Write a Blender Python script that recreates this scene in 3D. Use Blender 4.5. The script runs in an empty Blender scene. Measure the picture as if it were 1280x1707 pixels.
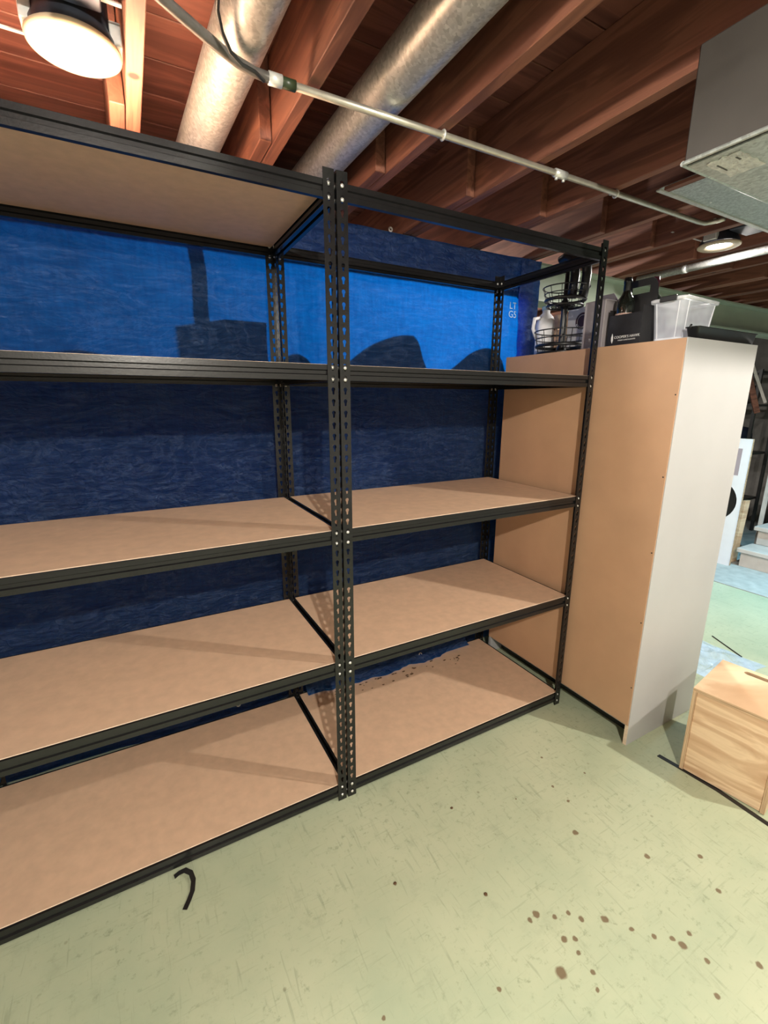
import bpy, bmesh, math, random
from mathutils import Vector, Matrix, noise
random.seed(7)
SC = bpy.context.scene
COL = SC.collection
R = math.radians

# ------------------------------------------------------------------ camera
cam_data = bpy.data.cameras.new('camera')
cam = bpy.data.objects.new('camera', cam_data)
COL.objects.link(cam)
cam_data.sensor_fit = 'HORIZONTAL'
cam_data.sensor_width = 36.0
cam_data.lens = 754.96 * 36.0 / 1280.0
cam_data.clip_start = 0.02
_yaw, _pitch, _roll = 0.5029, -0.2402, 0.0028
_fw = Vector((math.sin(_yaw) * math.cos(_pitch), math.cos(_yaw) * math.cos(_pitch), math.sin(_pitch)))
_rt = Vector((math.cos(_yaw), -math.sin(_yaw), 0))
_up = _rt.cross(_fw)
_r2 = _rt * math.cos(_roll) + _up * math.sin(_roll)
_u2 = _up * math.cos(_roll) - _rt * math.sin(_roll)
cam.matrix_world = Matrix(((_r2.x, _u2.x, -_fw.x, -0.5975), (_r2.y, _u2.y, -_fw.y, -1.3852),
                           (_r2.z, _u2.z, -_fw.z, 1.5532), (0, 0, 0, 1)))
SC.camera = cam

# ------------------------------------------------------------------ world and exposure
world = bpy.data.worlds.new('basement_air')
SC.world = world
world.use_nodes = True
world.node_tree.nodes['Background'].inputs[0].default_value = (0.9, 0.95, 1.0, 1)
world.node_tree.nodes['Background'].inputs[1].default_value = 0.02
SC.view_settings.view_transform = 'Standard'
SC.view_settings.look = 'None'
SC.view_settings.gamma = 1.0
SC.view_settings.use_curve_mapping = False
SC.view_settings.exposure = 0.92
LAMP_WARM = (1.0, 0.93, 0.825)
LAMP_WHITE = (1.0, 0.94, 0.87)
LAMP_COOL = (0.36, 0.78, 1.0)
# downlights of the room, the last added unseen to cool the far floor: (x, y, colour, watts)
LAMPS = [(-0.613, 0.058, LAMP_WARM, 26.0), (2.165, 0.06, LAMP_WHITE, 13.0),
         (-0.50, -2.25, LAMP_WARM, 125.0), (2.08, -1.68, LAMP_WARM, 88.0), (3.95, -0.1, LAMP_COOL, 14.0)]
LAMP_Z = 2.335

# ------------------------------------------------------------------ materials
MATS = {}
def nt(name):
    m = bpy.data.materials.new(name); m.use_nodes = True
    t = m.node_tree; b = t.nodes['Principled BSDF']
    return m, t, b
def N(t, kind, **kw):
    n = t.nodes.new(kind)
    for k, v in kw.items():
        if k in n.inputs.keys(): n.inputs[k].default_value = v
        else: setattr(n, k, v)
    return n
def L(t, a, b): t.links.new(a, b)
def coords(t, scale=(1, 1, 1), rot=(0, 0, 0)):
    c = N(t, 'ShaderNodeTexCoord'); m = N(t, 'ShaderNodeMapping')
    m.inputs['Scale'].default_value = scale; m.inputs['Rotation'].default_value = rot
    L(t, c.outputs['Object'], m.inputs['Vector'])
    return m.outputs['Vector']
def ramp(t, fac, stops):
    r = N(t, 'ShaderNodeValToRGB'); e = r.color_ramp.elements
    while len(e) < len(stops): e.new(0.5)
    for el, (p, c) in zip(e, stops):
        el.position = p; el.color = (c[0], c[1], c[2], 1) if len(c) == 3 else c
    L(t, fac, r.inputs['Fac'])
    return r.outputs['Color']
def mix(t, fac, a, b, blend='MIX'):
    m = N(t, 'ShaderNodeMix', data_type='RGBA', blend_type=blend)
    if isinstance(fac, (int, float)): m.inputs[0].default_value = fac
    else: L(t, fac, m.inputs[0])
    for v, i in ((a, 6), (b, 7)):
        if isinstance(v, tuple): m.inputs[i].default_value = (v[0], v[1], v[2], 1)
        else: L(t, v, m.inputs[i])
    return m.outputs[2]
def bump(t, b, height, strength=0.2, dist=0.01):
    n = N(t, 'ShaderNodeBump'); n.inputs['Strength'].default_value = strength; n.inputs['Distance'].default_value = dist
    L(t, height, n.inputs['Height']); L(t, n.outputs['Normal'], b.inputs['Normal'])
def mat(name, col, rough=0.6, metal=0.0, var=0.15, scale=20.0, stretch=(1, 1, 1), bmp=0.0, spec=0.5, bscale=None):
    if name in MATS: return MATS[name]
    m, t, b = nt(name)
    v = coords(t, stretch)
    n = N(t, 'ShaderNodeTexNoise'); n.inputs['Scale'].default_value = scale; n.inputs['Detail'].default_value = 6
    L(t, v, n.inputs['Vector'])
    d = tuple(max(0, c * (1 - var)) for c in col); h = tuple(min(1, c * (1 + var)) for c in col)
    L(t, ramp(t, n.outputs['Fac'], [(0.3, d), (0.7, h)]), b.inputs['Base Color'])
    b.inputs['Roughness'].default_value = rough; b.inputs['Metallic'].default_value = metal
    b.inputs['Specular IOR Level'].default_value = spec
    if bmp > 0:
        n2 = N(t, 'ShaderNodeTexNoise'); n2.inputs['Scale'].default_value = bscale or scale * 3; n2.inputs['Detail'].default_value = 4
        L(t, v, n2.inputs['Vector']); bump(t, b, n2.outputs['Fac'], bmp)
    MATS[name] = m
    return m
def wood(name, dark, light, stretch, rough=0.7, knots=True, ring=3.0, var=0.0):
    if name in MATS: return MATS[name]
    m, t, b = nt(name)
    v = coords(t, stretch)
    oi = N(t, 'ShaderNodeObjectInfo')
    add = N(t, 'ShaderNodeVectorMath', operation='ADD'); L(t, v, add.inputs[0])
    sc = N(t, 'ShaderNodeVectorMath', operation='SCALE'); L(t, oi.outputs['Location'], sc.inputs[0]); sc.inputs['Scale'].default_value = 3.7
    L(t, sc.outputs[0], add.inputs[1])
    n = N(t, 'ShaderNodeTexNoise'); n.inputs['Scale'].default_value = ring; n.inputs['Detail'].default_value = 8; n.inputs['Distortion'].default_value = 1.2
    L(t, add.outputs[0], n.inputs['Vector'])
    mid = tuple((a + c) / 2 for a, c in zip(dark, light))
    c = ramp(t, n.outputs['Fac'], [(0.28, dark), (0.48, mid), (0.55, light), (0.72, mid)])
    if knots:
        vo = N(t, 'ShaderNodeTexVoronoi'); vo.inputs['Scale'].default_value = 3.1
        cc = N(t, 'ShaderNodeTexCoord'); ad2 = N(t, 'ShaderNodeVectorMath', operation='ADD')
        L(t, cc.outputs['Object'], ad2.inputs[0]); L(t, sc.outputs[0], ad2.inputs[1]); L(t, ad2.outputs[0], vo.inputs['Vector'])
        k = ramp(t, vo.outputs['Distance'], [(0.03, (1, 1, 1)), (0.055, (0, 0, 0))])
        c = mix(t, k, c, tuple(x * 0.25 for x in dark))
    if var > 0:
        hs = N(t, 'ShaderNodeHueSaturation'); mr = N(t, 'ShaderNodeMapRange')
        mr.inputs['To Min'].default_value = 1 - var; mr.inputs['To Max'].default_value = 1 + var
        L(t, oi.outputs['Random'], mr.inputs['Value']); L(t, mr.outputs[0], hs.inputs['Value']); L(t, c, hs.inputs['Color'])
        c = hs.outputs['Color']
    L(t, c, b.inputs['Base Color'])
    b.inputs['Roughness'].default_value = rough
    bump(t, b, n.outputs['Fac'], 0.12, 0.004)
    MATS[name] = m
    return m
def emis(name, col, strength):
    m, t, b = nt(name)
    b.inputs['Base Color'].default_value = (0.9, 0.9, 0.9, 1)
    b.inputs['Emission Color'].default_value = (*col, 1); b.inputs['Emission Strength'].default_value = strength
    MATS[name] = m
    return m

def floor_material():
    m, t, b = nt('painted_green_floor')
    v = coords(t)
    n1 = N(t, 'ShaderNodeTexNoise'); n1.inputs['Scale'].default_value = 1.7; n1.inputs['Detail'].default_value = 8; n1.inputs['Roughness'].default_value = 0.6
    L(t, v, n1.inputs['Vector'])
    c = ramp(t, n1.outputs['Fac'], [(0.3, (0.35, 0.415, 0.285)), (0.5, (0.43, 0.475, 0.325)), (0.7, (0.485, 0.52, 0.36))])
    # fine dirt flecks and worn scuffs
    n2 = N(t, 'ShaderNodeTexNoise'); n2.inputs['Scale'].default_value = 38; n2.inputs['Detail'].default_value = 7; n2.inputs['Roughness'].default_value = 0.7
    L(t, v, n2.inputs['Vector'])
    n3 = N(t, 'ShaderNodeTexNoise'); n3.inputs['Scale'].default_value = 3.0; n3.inputs['Detail'].default_value = 3
    L(t, v, n3.inputs['Vector'])
    f = ramp(t, n2.outputs['Fac'], [(0.56, (0, 0, 0)), (0.68, (1, 1, 1))])
    g = ramp(t, n3.outputs['Fac'], [(0.36, (0.05, 0.05, 0.05)), (0.58, (0.6, 0.6, 0.6))])
    fg = mix(t, 1.0, f, g, 'MULTIPLY')
    c = mix(t, fg, c, (0.17, 0.20, 0.12))
    vs = coords(t, (2.2, 34, 1), (0, 0, R(52)))
    n4 = N(t, 'ShaderNodeTexNoise'); n4.inputs['Scale'].default_value = 3.5; n4.inputs['Detail'].default_value = 5
    L(t, vs, n4.inputs['Vector'])
    s = ramp(t, n4.outputs['Fac'], [(0.60, (0, 0, 0)), (0.70, (0.28, 0.28, 0.28))])
    c = mix(t, s, c, (0.22, 0.26, 0.17))
    vs2 = coords(t, (26, 2.6, 1), (0, 0, R(20)))
    n5 = N(t, 'ShaderNodeTexNoise'); n5.inputs['Scale'].default_value = 3.0; n5.inputs['Detail'].default_value = 6; n5.inputs['Distortion'].default_value = 0.6
    L(t, vs2, n5.inputs['Vector'])
    c = mix(t, ramp(t, n5.outputs['Fac'], [(0.60, (0, 0, 0)), (0.72, (0.4, 0.4, 0.4))]), c, (0.21, 0.24, 0.16))
    n6 = N(t, 'ShaderNodeTexNoise'); n6.inputs['Scale'].default_value = 9.0; n6.inputs['Detail'].default_value = 10; n6.inputs['Roughness'].default_value = 0.75
    L(t, v, n6.inputs['Vector'])
    c = mix(t, ramp(t, n6.outputs['Fac'], [(0.55, (0, 0, 0)), (0.75, (0.5, 0.5, 0.5))]), c, (0.25, 0.28, 0.19))
    vo = N(t, 'ShaderNodeTexVoronoi'); vo.inputs['Scale'].default_value = 9; L(t, v, vo.inputs['Vector'])
    d = ramp(t, vo.outputs['Distance'], [(0.035, (0.8, 0.8, 0.8)), (0.06, (0, 0, 0))])
    dg = mix(t, 1.0, d, g, 'MULTIPLY')
    c = mix(t, dg, c, (0.13, 0.10, 0.05))
    # rust brown drips on the paint, each where it fell
    spots = [(0.678, -0.546, .0131), (0.339, -0.675, .0131), (0.310, -0.678, .0091), (0.384, -0.708, .0092), (0.430, -0.721, .0083),
             (0.451, -0.751, .0106), (0.514, -0.787, .0134), (0.360, -0.763, .0116), (0.390, -0.778, .0091), (0.286, -0.815, .0189),
             (0.368, -0.806, .0077), (0.365, -0.857, .0089), (0.561, -0.843, .0094), (0.602, -0.888, .0095), (0.654, -0.942, .0137),
             (0.645, -0.917, .0096), (0.823, -0.729, .0118), (0.770, -0.360, .0077), (0.852, -0.227, .0065), (0.946, -0.376, .0065),
             (0.240, -0.554, .0078), (-0.001, -0.384, .0078), (0.591, -0.332, .0045), (0.675, -0.997, .0096), (0.794, -1.073, .0113),
             (0.613, -1.053, .0094), (0.988, -0.819, .0107), (0.916, -0.912, .0104), (0.703, -0.933, .0097), (0.342, -0.889, .0076),
             (0.768, -0.439, .0076), (0.108, -0.759, .0073), (-0.196, -0.662, .0071), (0.338, -0.243, .0057)]
    wob = N(t, 'ShaderNodeTexNoise'); wob.inputs['Scale'].default_value = 70
    L(t, v, wob.inputs['Vector'])
    ws = N(t, 'ShaderNodeVectorMath', operation='SCALE'); ws.inputs['Scale'].default_value = 0.008
    L(t, wob.outputs['Color'], ws.inputs[0])
    wv = N(t, 'ShaderNodeVectorMath', operation='ADD'); L(t, v, wv.inputs[0]); L(t, ws.outputs[0], wv.inputs[1])
    acc = None
    for (sx, sy, sr) in spots:
        dn = N(t, 'ShaderNodeVectorMath', operation='DISTANCE'); L(t, wv.outputs[0], dn.inputs[0])
        dn.inputs[1].default_value = (sx + .004, sy + .004, .004)
        q = N(t, 'ShaderNodeMath', operation='DIVIDE'); L(t, dn.outputs['Value'], q.inputs[0]); q.inputs[1].default_value = sr * 0.95
        if acc is None: acc = q.outputs[0]
        else:
            mn = N(t, 'ShaderNodeMath', operation='MINIMUM'); L(t, acc, mn.inputs[0]); L(t, q.outputs[0], mn.inputs[1]); acc = mn.outputs[0]
    sm = ramp(t, acc, [(0.65, (0.88, 0.88, 0.88)), (1.0, (0, 0, 0))])
    c = mix(t, sm, c, (0.15, 0.095, 0.05))
    L(t, c, b.inputs['Base Color'])
    b.inputs['Roughness'].default_value = 0.38
    b.inputs['Specular IOR Level'].default_value = 0.4
    bump(t, b, n2.outputs['Fac'], 0.06, 0.004)
    return m

def tarp_material():
    m, t, b = nt('blue_woven_tarp')
    v = coords(t)
    n = N(t, 'ShaderNodeTexNoise'); n.inputs['Scale'].default_value = 3.0; n.inputs['Detail'].default_value = 6
    L(t, v, n.inputs['Vector'])
    c = ramp(t, n.outputs['Fac'], [(0.3, (0.019, 0.053, 0.135)), (0.7, (0.032, 0.078, 0.19))])
    TARPCOL = c
    b.inputs['Roughness'].default_value = 0.28
    b.inputs['Specular IOR Level'].default_value = 0.6
    w1 = coords(t, (3, 1, 9), (0, R(18), 0))
    k1 = N(t, 'ShaderNodeTexNoise'); k1.inputs['Scale'].default_value = 4.0; k1.inputs['Detail'].default_value = 9; k1.inputs['Roughness'].default_value = 0.62; k1.inputs['Distortion'].default_value = 1.5
    L(t, w1, k1.inputs['Vector'])
    vo = N(t, 'ShaderNodeTexVoronoi', feature='DISTANCE_TO_EDGE'); vo.inputs['Scale'].default_value = 16
    w2 = coords(t, (1, 1, 1.6)); wn = N(t, 'ShaderNodeTexNoise'); wn.inputs['Scale'].default_value = 6; L(t, w2, wn.inputs['Vector'])
    wa = N(t, 'ShaderNodeMix', data_type='VECTOR'); wa.inputs[0].default_value = 0.35
    L(t, w2, wa.inputs[4]); L(t, wn.outputs['Color'], wa.inputs[5]); L(t, wa.outputs[1], vo.inputs['Vector'])
    ed = N(t, 'ShaderNodeMath', operation='MINIMUM'); L(t, vo.outputs['Distance'], ed.inputs[0]); ed.inputs[1].default_value = 0.10
    ad = N(t, 'ShaderNodeMath', operation='MULTIPLY_ADD'); L(t, ed.outputs[0], ad.inputs[0]); ad.inputs[1].default_value = -1.2; L(t, k1.outputs['Fac'], ad.inputs[2])
    bump(t, b, ad.outputs[0], 1.0, 0.04)
    # pale streaks painted into the colour as highlights on the wrinkles
    kr = N(t, 'ShaderNodeTexNoise'); kr.inputs['Scale'].default_value = 2.6; kr.inputs['Detail'].default_value = 10; kr.inputs['Roughness'].default_value = 0.68; kr.inputs['Distortion'].default_value = 2.2
    wk_ = coords(t, (1.2, 1, 2.6), (0, R(-25), 0)); L(t, wk_, kr.inputs['Vector'])
    glint1 = ramp(t, kr.outputs['Fac'], [(0.47, (0, 0, 0)), (0.505, (0.55, 0.55, 0.55)), (0.54, (0, 0, 0))])
    glint2 = ramp(t, k1.outputs['Fac'], [(0.56, (0, 0, 0)), (0.75, (0.5, 0.5, 0.5))])
    L(t, mix(t, glint2, mix(t, glint1, TARPCOL, (0.11, 0.18, 0.34)), (0.10, 0.15, 0.28)), b.inputs['Base Color'])
    # weave lets more light through along its threads
    br = N(t, 'ShaderNodeTexNoise'); br.inputs['Scale'].default_value = 14; br.inputs['Detail'].default_value = 5
    wv = coords(t, (6, 1, 0.9)); L(t, wv, br.inputs['Vector'])
    br2 = N(t, 'ShaderNodeTexNoise'); br2.inputs['Scale'].default_value = 14; br2.inputs['Detail'].default_value = 5
    wh = coords(t, (0.9, 1, 6)); L(t, wh, br2.inputs['Vector'])
    sm = N(t, 'ShaderNodeMath', operation='ADD'); L(t, br.outputs['Fac'], sm.inputs[0]); L(t, br2.outputs['Fac'], sm.inputs[1])
    hf = N(t, 'ShaderNodeMath', operation='MULTIPLY'); L(t, sm.outputs[0], hf.inputs[0]); hf.inputs[1].default_value = 0.5
    tc = ramp(t, hf.outputs[0], [(0.35, (0.0, 0.155, 0.72)), (0.65, (0.0, 0.245, 0.98))])
    tr = N(t, 'ShaderNodeBsdfTranslucent'); L(t, tc, tr.inputs['Color'])
    mx = N(t, 'ShaderNodeMixShader'); mx.inputs[0].default_value = 0.45
    L(t, b.outputs[0], mx.inputs[1]); L(t, tr.outputs[0], mx.inputs[2])
    out = t.nodes['Material Output']; L(t, mx.outputs[0], out.inputs['Surface'])
    return m

def plastic_clear(name, col, alpha=0.35, rough=0.25):
    m, t, b = nt(name)
    b.inputs['Base Color'].default_value = (*col, 1); b.inputs['Roughness'].default_value = rough
    tr = N(t, 'ShaderNodeBsdfTransparent'); mx = N(t, 'ShaderNodeMixShader')
    n = N(t, 'ShaderNodeTexNoise'); n.inputs['Scale'].default_value = 9; L(t, coords(t), n.inputs['Vector'])
    r = N(t, 'ShaderNodeMapRange'); r.inputs['From Min'].default_value = 0.3; r.inputs['From Max'].default_value = 0.7
    r.inputs['To Min'].default_value = alpha * 0.7; r.inputs['To Max'].default_value = alpha * 1.4
    L(t, n.outputs['Fac'], r.inputs['Value']); L(t, r.outputs[0], mx.inputs[0])
    L(t, tr.outputs[0], mx.inputs[1]); L(t, b.outputs[0], mx.inputs[2])
    L(t, mx.outputs[0], t.nodes['Material Output'].inputs['Surface'])
    MATS[name] = m
    return m

def galvanised(name, col, rough):
    m, t, b = nt(name)
    v = coords(t)
    vo = N(t, 'ShaderNodeTexVoronoi'); vo.inputs['Scale'].default_value = 130; L(t, v, vo.inputs['Vector'])
    bw = N(t, 'ShaderNodeRGBToBW'); L(t, vo.outputs['Color'], bw.inputs[0])
    d = tuple(c * 0.75 for c in col); h = tuple(min(1, c * 1.2) for c in col)
    L(t, ramp(t, bw.outputs[0], [(0.1, d), (0.9, h)]), b.inputs['Base Color'])
    b.inputs['Metallic'].default_value = 0.6
    rr = N(t, 'ShaderNodeMapRange'); rr.inputs['To Min'].default_value = rough - 0.03; rr.inputs['To Max'].default_value = rough + 0.05
    L(t, bw.outputs[0], rr.inputs['Value']); L(t, rr.outputs[0], b.inputs['Roughness'])
    n = N(t, 'ShaderNodeTexNoise'); n.inputs['Scale'].default_value = 55; n.inputs['Detail'].default_value = 3; L(t, v, n.inputs['Vector'])
    bump(t, b, n.outputs['Fac'], 0.12, 0.003)
    MATS[name] = m
    return m

M_floor = floor_material()
M_tarp = tarp_material()
M_black = mat('black_powder_steel', (0.010, 0.010, 0.0105), 0.24, 0.0, 0.2, 60, bmp=0.03, spec=0.45)
M_board = mat('particleboard_tan', (0.63, 0.43, 0.295), 0.6, 0, 0.07, 26, bmp=0.03, bscale=120)
M_boardedge = mat('particleboard_edge', (0.74, 0.58, 0.43), 0.6, 0, 0.10, 90)
M_bolt = mat('zinc_bolt', (0.75, 0.74, 0.70), 0.30, 0.6, 0.1, 100)
M_joist = wood('reddish_joist_wood', (0.098, 0.034, 0.022), (0.24, 0.097, 0.060), (7, 0.6, 7), 0.62, True, 3.0, 0.12)
M_plank = wood('red_subfloor_wood', (0.078, 0.024, 0.017), (0.18, 0.066, 0.045), (0.5, 7, 7), 0.6, True, 2.5, 0.18)
M_galv = galvanised('galvanised_duct', (0.55, 0.55, 0.53), 0.36)
M_sheet = galvanised('galvanised_sheet', (0.46, 0.50, 0.48), 0.48)
M_ductgrey = mat('dull_duct_metal', (0.065, 0.058, 0.052), 0.55, 0.2, 0.12, 6, bmp=0.03)
M_conduit = mat('conduit_steel', (0.55, 0.52, 0.44), 0.35, 0.7, 0.1, 40)
M_clip = mat('zinc_clip', (0.80, 0.80, 0.76), 0.3, 0.5, 0.1, 50)
M_cable = mat('black_cable', (0.02, 0.02, 0.02), 0.45, 0, 0.2, 40)
M_flex = mat('grey_flex_cable', (0.14, 0.13, 0.12), 0.4, 0.3, 0.15, 60)
M_trim = mat('cream_lamp_trim', (0.42, 0.34, 0.24), 0.45, 0, 0.04, 20)
M_can = mat('lamp_can_dark', (0.045, 0.05, 0.065), 0.35, 0.6, 0.2, 20)
M_ibeam = mat('pale_green_painted_steel', (0.37, 0.44, 0.35), 0.5, 0, 0.08, 5, bmp=0.03)
M_white = mat('white_melamine', (0.43, 0.428, 0.43), 0.42, 0, 0.03, 4)
M_hard = mat('brown_hardboard', (0.50, 0.30, 0.18), 0.55, 0, 0.06, 5, bmp=0.02, bscale=90)
M_dark = mat('black_plastic', (0.012, 0.012, 0.013), 0.35, 0, 0.2, 30)
M_concrete = mat('bare_concrete', (0.40, 0.41, 0.39), 0.85, 0, 0.15, 12, bmp=0.15)
M_found = mat('grey_foundation', (0.20, 0.19, 0.18), 0.9, 0, 0.2, 8, bmp=0.2)
M_wall = mat('painted_basement_wall', (0.45, 0.45, 0.42), 0.85, 0, 0.08, 3, bmp=0.1)
M_soil = mat('brown_soil', (0.10, 0.07, 0.045), 0.95, 0, 0.3, 15, bmp=0.5)
M_card = mat('brown_cardboard', (0.33, 0.21, 0.11), 0.8, 0, 0.08, 10)
M_ply = wood('pine_plywood', (0.46, 0.25, 0.13), (0.78, 0.58, 0.38), (0.9, 1.2, 5.0), 0.5, False, 2.0)
M_plyedge = wood('plywood_edge_layers', (0.28, 0.16, 0.08), (0.60, 0.42, 0.26), (60, 60, 60), 0.6, False, 1.0)

M_edge_y = wood('plywood_edge_upright', (0.26, 0.15, 0.08), (0.66, 0.47, 0.29), (3, 330, 3), 0.6, False, 1.0)
M_edge_z = wood('plywood_edge_flat', (0.26, 0.15, 0.08), (0.66, 0.47, 0.29), (3, 3, 330), 0.6, False, 1.0)
# ------------------------------------------------------------------ mesh helpers
def link(name, me, parent=None, m=None):
    o = bpy.data.objects.new(name, me); COL.objects.link(o)
    if m is not None and len(me.materials) == 0: me.materials.append(m)
    if parent is not None: o.parent = parent
    return o
def mesh_of(bm, name, smooth=False):
    bmesh.ops.recalc_face_normals(bm, faces=bm.faces)
    me = bpy.data.meshes.new(name); bm.to_mesh(me); bm.free()
    if smooth:
        for p in me.polygons: p.use_smooth = True
    return me
def obj(name, bm, m, parent=None, smooth=False):
    return link(name, mesh_of(bm, name, smooth), parent, m)
def box(bm, x0, x1, y0, y1, z0, z1, bevel=0.0, seg=1):
    vs = [bm.verts.new((x, y, z)) for x in (x0, x1) for y in (y0, y1) for z in (z0, z1)]
    fs = [bm.faces.new([vs[i] for i in q]) for q in ((0, 1, 3, 2), (4, 6, 7, 5), (0, 4, 5, 1), (2, 3, 7, 6), (0, 2, 6, 4), (1, 5, 7, 3))]
    if bevel > 0:
        es = list({e for f in fs for e in f.edges})
        bmesh.ops.bevel(bm, geom=es, offset=bevel, segments=seg, affect='EDGES', profile=0.5)
    return bm
def bxo(name, b6, m, parent=None, bevel=0.0, seg=1):
    return obj(name, box(bmesh.new(), *b6, bevel, seg), m, parent)
def tube(bm, pts, r, seg=12, cap=True, radii=None):
    pts = [Vector(p) for p in pts]; rings = []
    up = None
    for i, p in enumerate(pts):
        if i == 0: d = pts[1] - p
        elif i == len(pts) - 1: d = p - pts[i - 1]
        else: d = (pts[i + 1] - p).normalized() + (p - pts[i - 1]).normalized()
        d.normalize()
        if up is None:
            up = Vector((0, 0, 1)) if abs(d.z) < 0.9 else Vector((1, 0, 0))
        a = d.cross(up).normalized(); up = a.cross(d).normalized()
        rr = radii[i] if radii else r
        rings.append([bm.verts.new(p + a * (rr * math.cos(2 * math.pi * k / seg)) + up * (rr * math.sin(2 * math.pi * k / seg))) for k in range(seg)])
    for A, B in zip(rings, rings[1:]):
        for k in range(seg): bm.faces.new((A[k], A[(k + 1) % seg], B[(k + 1) % seg], B[k]))
    if cap:
        bm.faces.new(rings[0][::-1]); bm.faces.new(rings[-1])
    return bm
def ring(bm, c, R0, r, seg=32, s2=6, axis='Z'):
    rows = []
    for i in range(seg):
        a = 2 * math.pi * i / seg; row = []
        for j in range(s2):
            q = 2 * math.pi * j / s2; rad = R0 + r * math.cos(q); h = r * math.sin(q)
            p = (rad * math.cos(a), rad * math.sin(a), h)
            if axis == 'Y': p = (p[0], p[2], p[1])
            if axis == 'X': p = (p[2], p[0], p[1])
            row.append(bm.verts.new(Vector(c) + Vector(p)))
        rows.append(row)
    for i in range(seg):
        A, B = rows[i], rows[(i + 1) % seg]
        for j in range(s2): bm.faces.new((A[j], B[j], B[(j + 1) % s2], A[(j + 1) % s2]))
    return bm
def lathe(bm, prof, c=(0, 0, 0), seg=32):
    c = Vector(c); rows = []
    for (r, z) in prof:
        if r < 1e-6: rows.append([bm.verts.new(c + Vector((0, 0, z)))])
        else: rows.append([bm.verts.new(c + Vector((r * math.cos(2 * math.pi * k / seg), r * math.sin(2 * math.pi * k / seg), z))) for k in range(seg)])
    for A, B in zip(rows, rows[1:]):
        for k in range(seg):
            k2 = (k + 1) % seg
            if len(A) == 1 and len(B) == 1: continue
            if len(A) == 1: bm.faces.new((A[0], B[k2], B[k]))
            elif len(B) == 1: bm.faces.new((A[k], A[k2], B[0]))
            else: bm.faces.new((A[k], A[k2], B[k2], B[k]))
    return bm
def prism(bm, pts, axis, a, b):
    """closed polygon pts (2d) extruded along axis from a to b"""
    def P(u, v, w):
        return {'X': (w, u, v), 'Y': (u, w, v), 'Z': (u, v, w)}[axis]
    A = [bm.verts.new(P(u, v, a)) for u, v in pts]; B = [bm.verts.new(P(u, v, b)) for u, v in pts]
    n = len(pts)
    bm.faces.new(A); bm.faces.new(B[::-1])
    for i in range(n): bm.faces.new((A[i], A[(i + 1) % n], B[(i + 1) % n], B[i]))
    return bm
def solidified(me, thick, offset=-1.0):
    o = bpy.data.objects.new('tmp', me); COL.objects.link(o)
    md = o.modifiers.new('s', 'SOLIDIFY'); md.thickness = thick; md.offset = offset
    dg = bpy.context.evaluated_depsgraph_get(); dg.update()
    r = bpy.data.meshes.new_from_object(o.evaluated_get(dg))
    bpy.data.objects.remove(o)
    return r
def text_mesh(s, size, extrude=0.0004):
    cu = bpy.data.curves.new('txt', 'FONT'); cu.body = s; cu.size = size; cu.extrude = extrude; cu.align_x = 'CENTER'; cu.align_y = 'CENTER'
    o = bpy.data.objects.new('tmp', cu); COL.objects.link(o)
    dg = bpy.context.evaluated_depsgraph_get(); dg.update()
    me = bpy.data.meshes.new_from_object(o.evaluated_get(dg))
    bpy.data.objects.remove(o)
    return me
def thing(name, label, cat, loc=(0, 0, 0), rz=0.0, group=None):
    o = bpy.data.objects.new(name, None); COL.objects.link(o)
    o.empty_display_size = 0.1; o.location = loc; o.rotation_euler = (0, 0, rz)
    o['label'] = label; o['category'] = cat
    if group: o['group'] = group
    return o
def tag(o, label, cat, group=None):
    o['label'] = label; o['category'] = cat
    if group: o['group'] = group
    return o
def struct(o):
    o['kind'] = 'structure'
    return o

# ================================================================== THE SETTING
RX0, RX1, RY0, RY1 = -2.4, 6.6, -3.3, 4.2
FL = bmesh.new(); box(FL, RX0, 3.80, RY0, RY1, -0.12, 0.0)
struct(obj('floor', FL, M_floor))
struct(bxo('floor_slab', (3.806, RX1, RY0, RY1, -0.12, 0.004), M_concrete))
struct(bxo('wall_left', (RX0 - 0.15, RX0, RY0, RY1, 0, 2.6), M_wall))
struct(bxo('wall_front', (RX0, RX1, RY0 - 0.15, RY0, 0, 2.6), M_wall))
struct(bxo('wall_right', (RX1, RX1 + 0.15, RY0, RY1, 0, 2.6), M_found))
struct(bxo('wall_back', (RX0, RX1, RY1, RY1 + 0.15, 0, 2.6), M_wall))
JZ, JD = 2.34, 0.235
ceil = struct(bxo('ceiling', (RX0, RX1, RY0, RY1, JZ + JD + 0.024, JZ + JD + 0.06), M_plank))
pw = 0.187
pl_me = mesh_of(box(bmesh.new(), RX0, RX1, -pw / 2 + 0.002, pw / 2 - 0.002, 0.0, 0.022, 0.002), 'plank')
pl_me.materials.append(M_plank)
y = RY0 + pw / 2; i = 0
while y < RY1 - 0.05:
    o = link('plank', pl_me, ceil); o.location = (random.uniform(-0.01, 0.01), y, JZ + JD + random.uniform(0.0, 0.002)); y += pw
JP = 0.405
j_main = mesh_of(box(bmesh.new(), -0.019, 0.019, RY0 + 0.01, 1.15, JZ, JZ + JD, 0.002), 'joist'); j_main.materials.append(M_joist)
j_mate = mesh_of(box(bmesh.new(), -0.019, 0.019, 0.245, RY1 - 0.01, JZ, JZ + JD, 0.002), 'lapped_joist'); j_mate.materials.append(M_joist)
JX = []
k = -5
while True:
    x = -0.492 + JP * k; k += 1
    if x > RX1 - 0.1: break
    if x < RX0 + 0.1: continue
    JX.append(x)
    link('joist', j_main, ceil).location = (x, random.uniform(-0.004, 0.0), 0)
    link('lapped_joist', j_mate, ceil).location = (x - 0.0405, random.uniform(-0.01, 0.01), random.uniform(0, 0.003))

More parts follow.
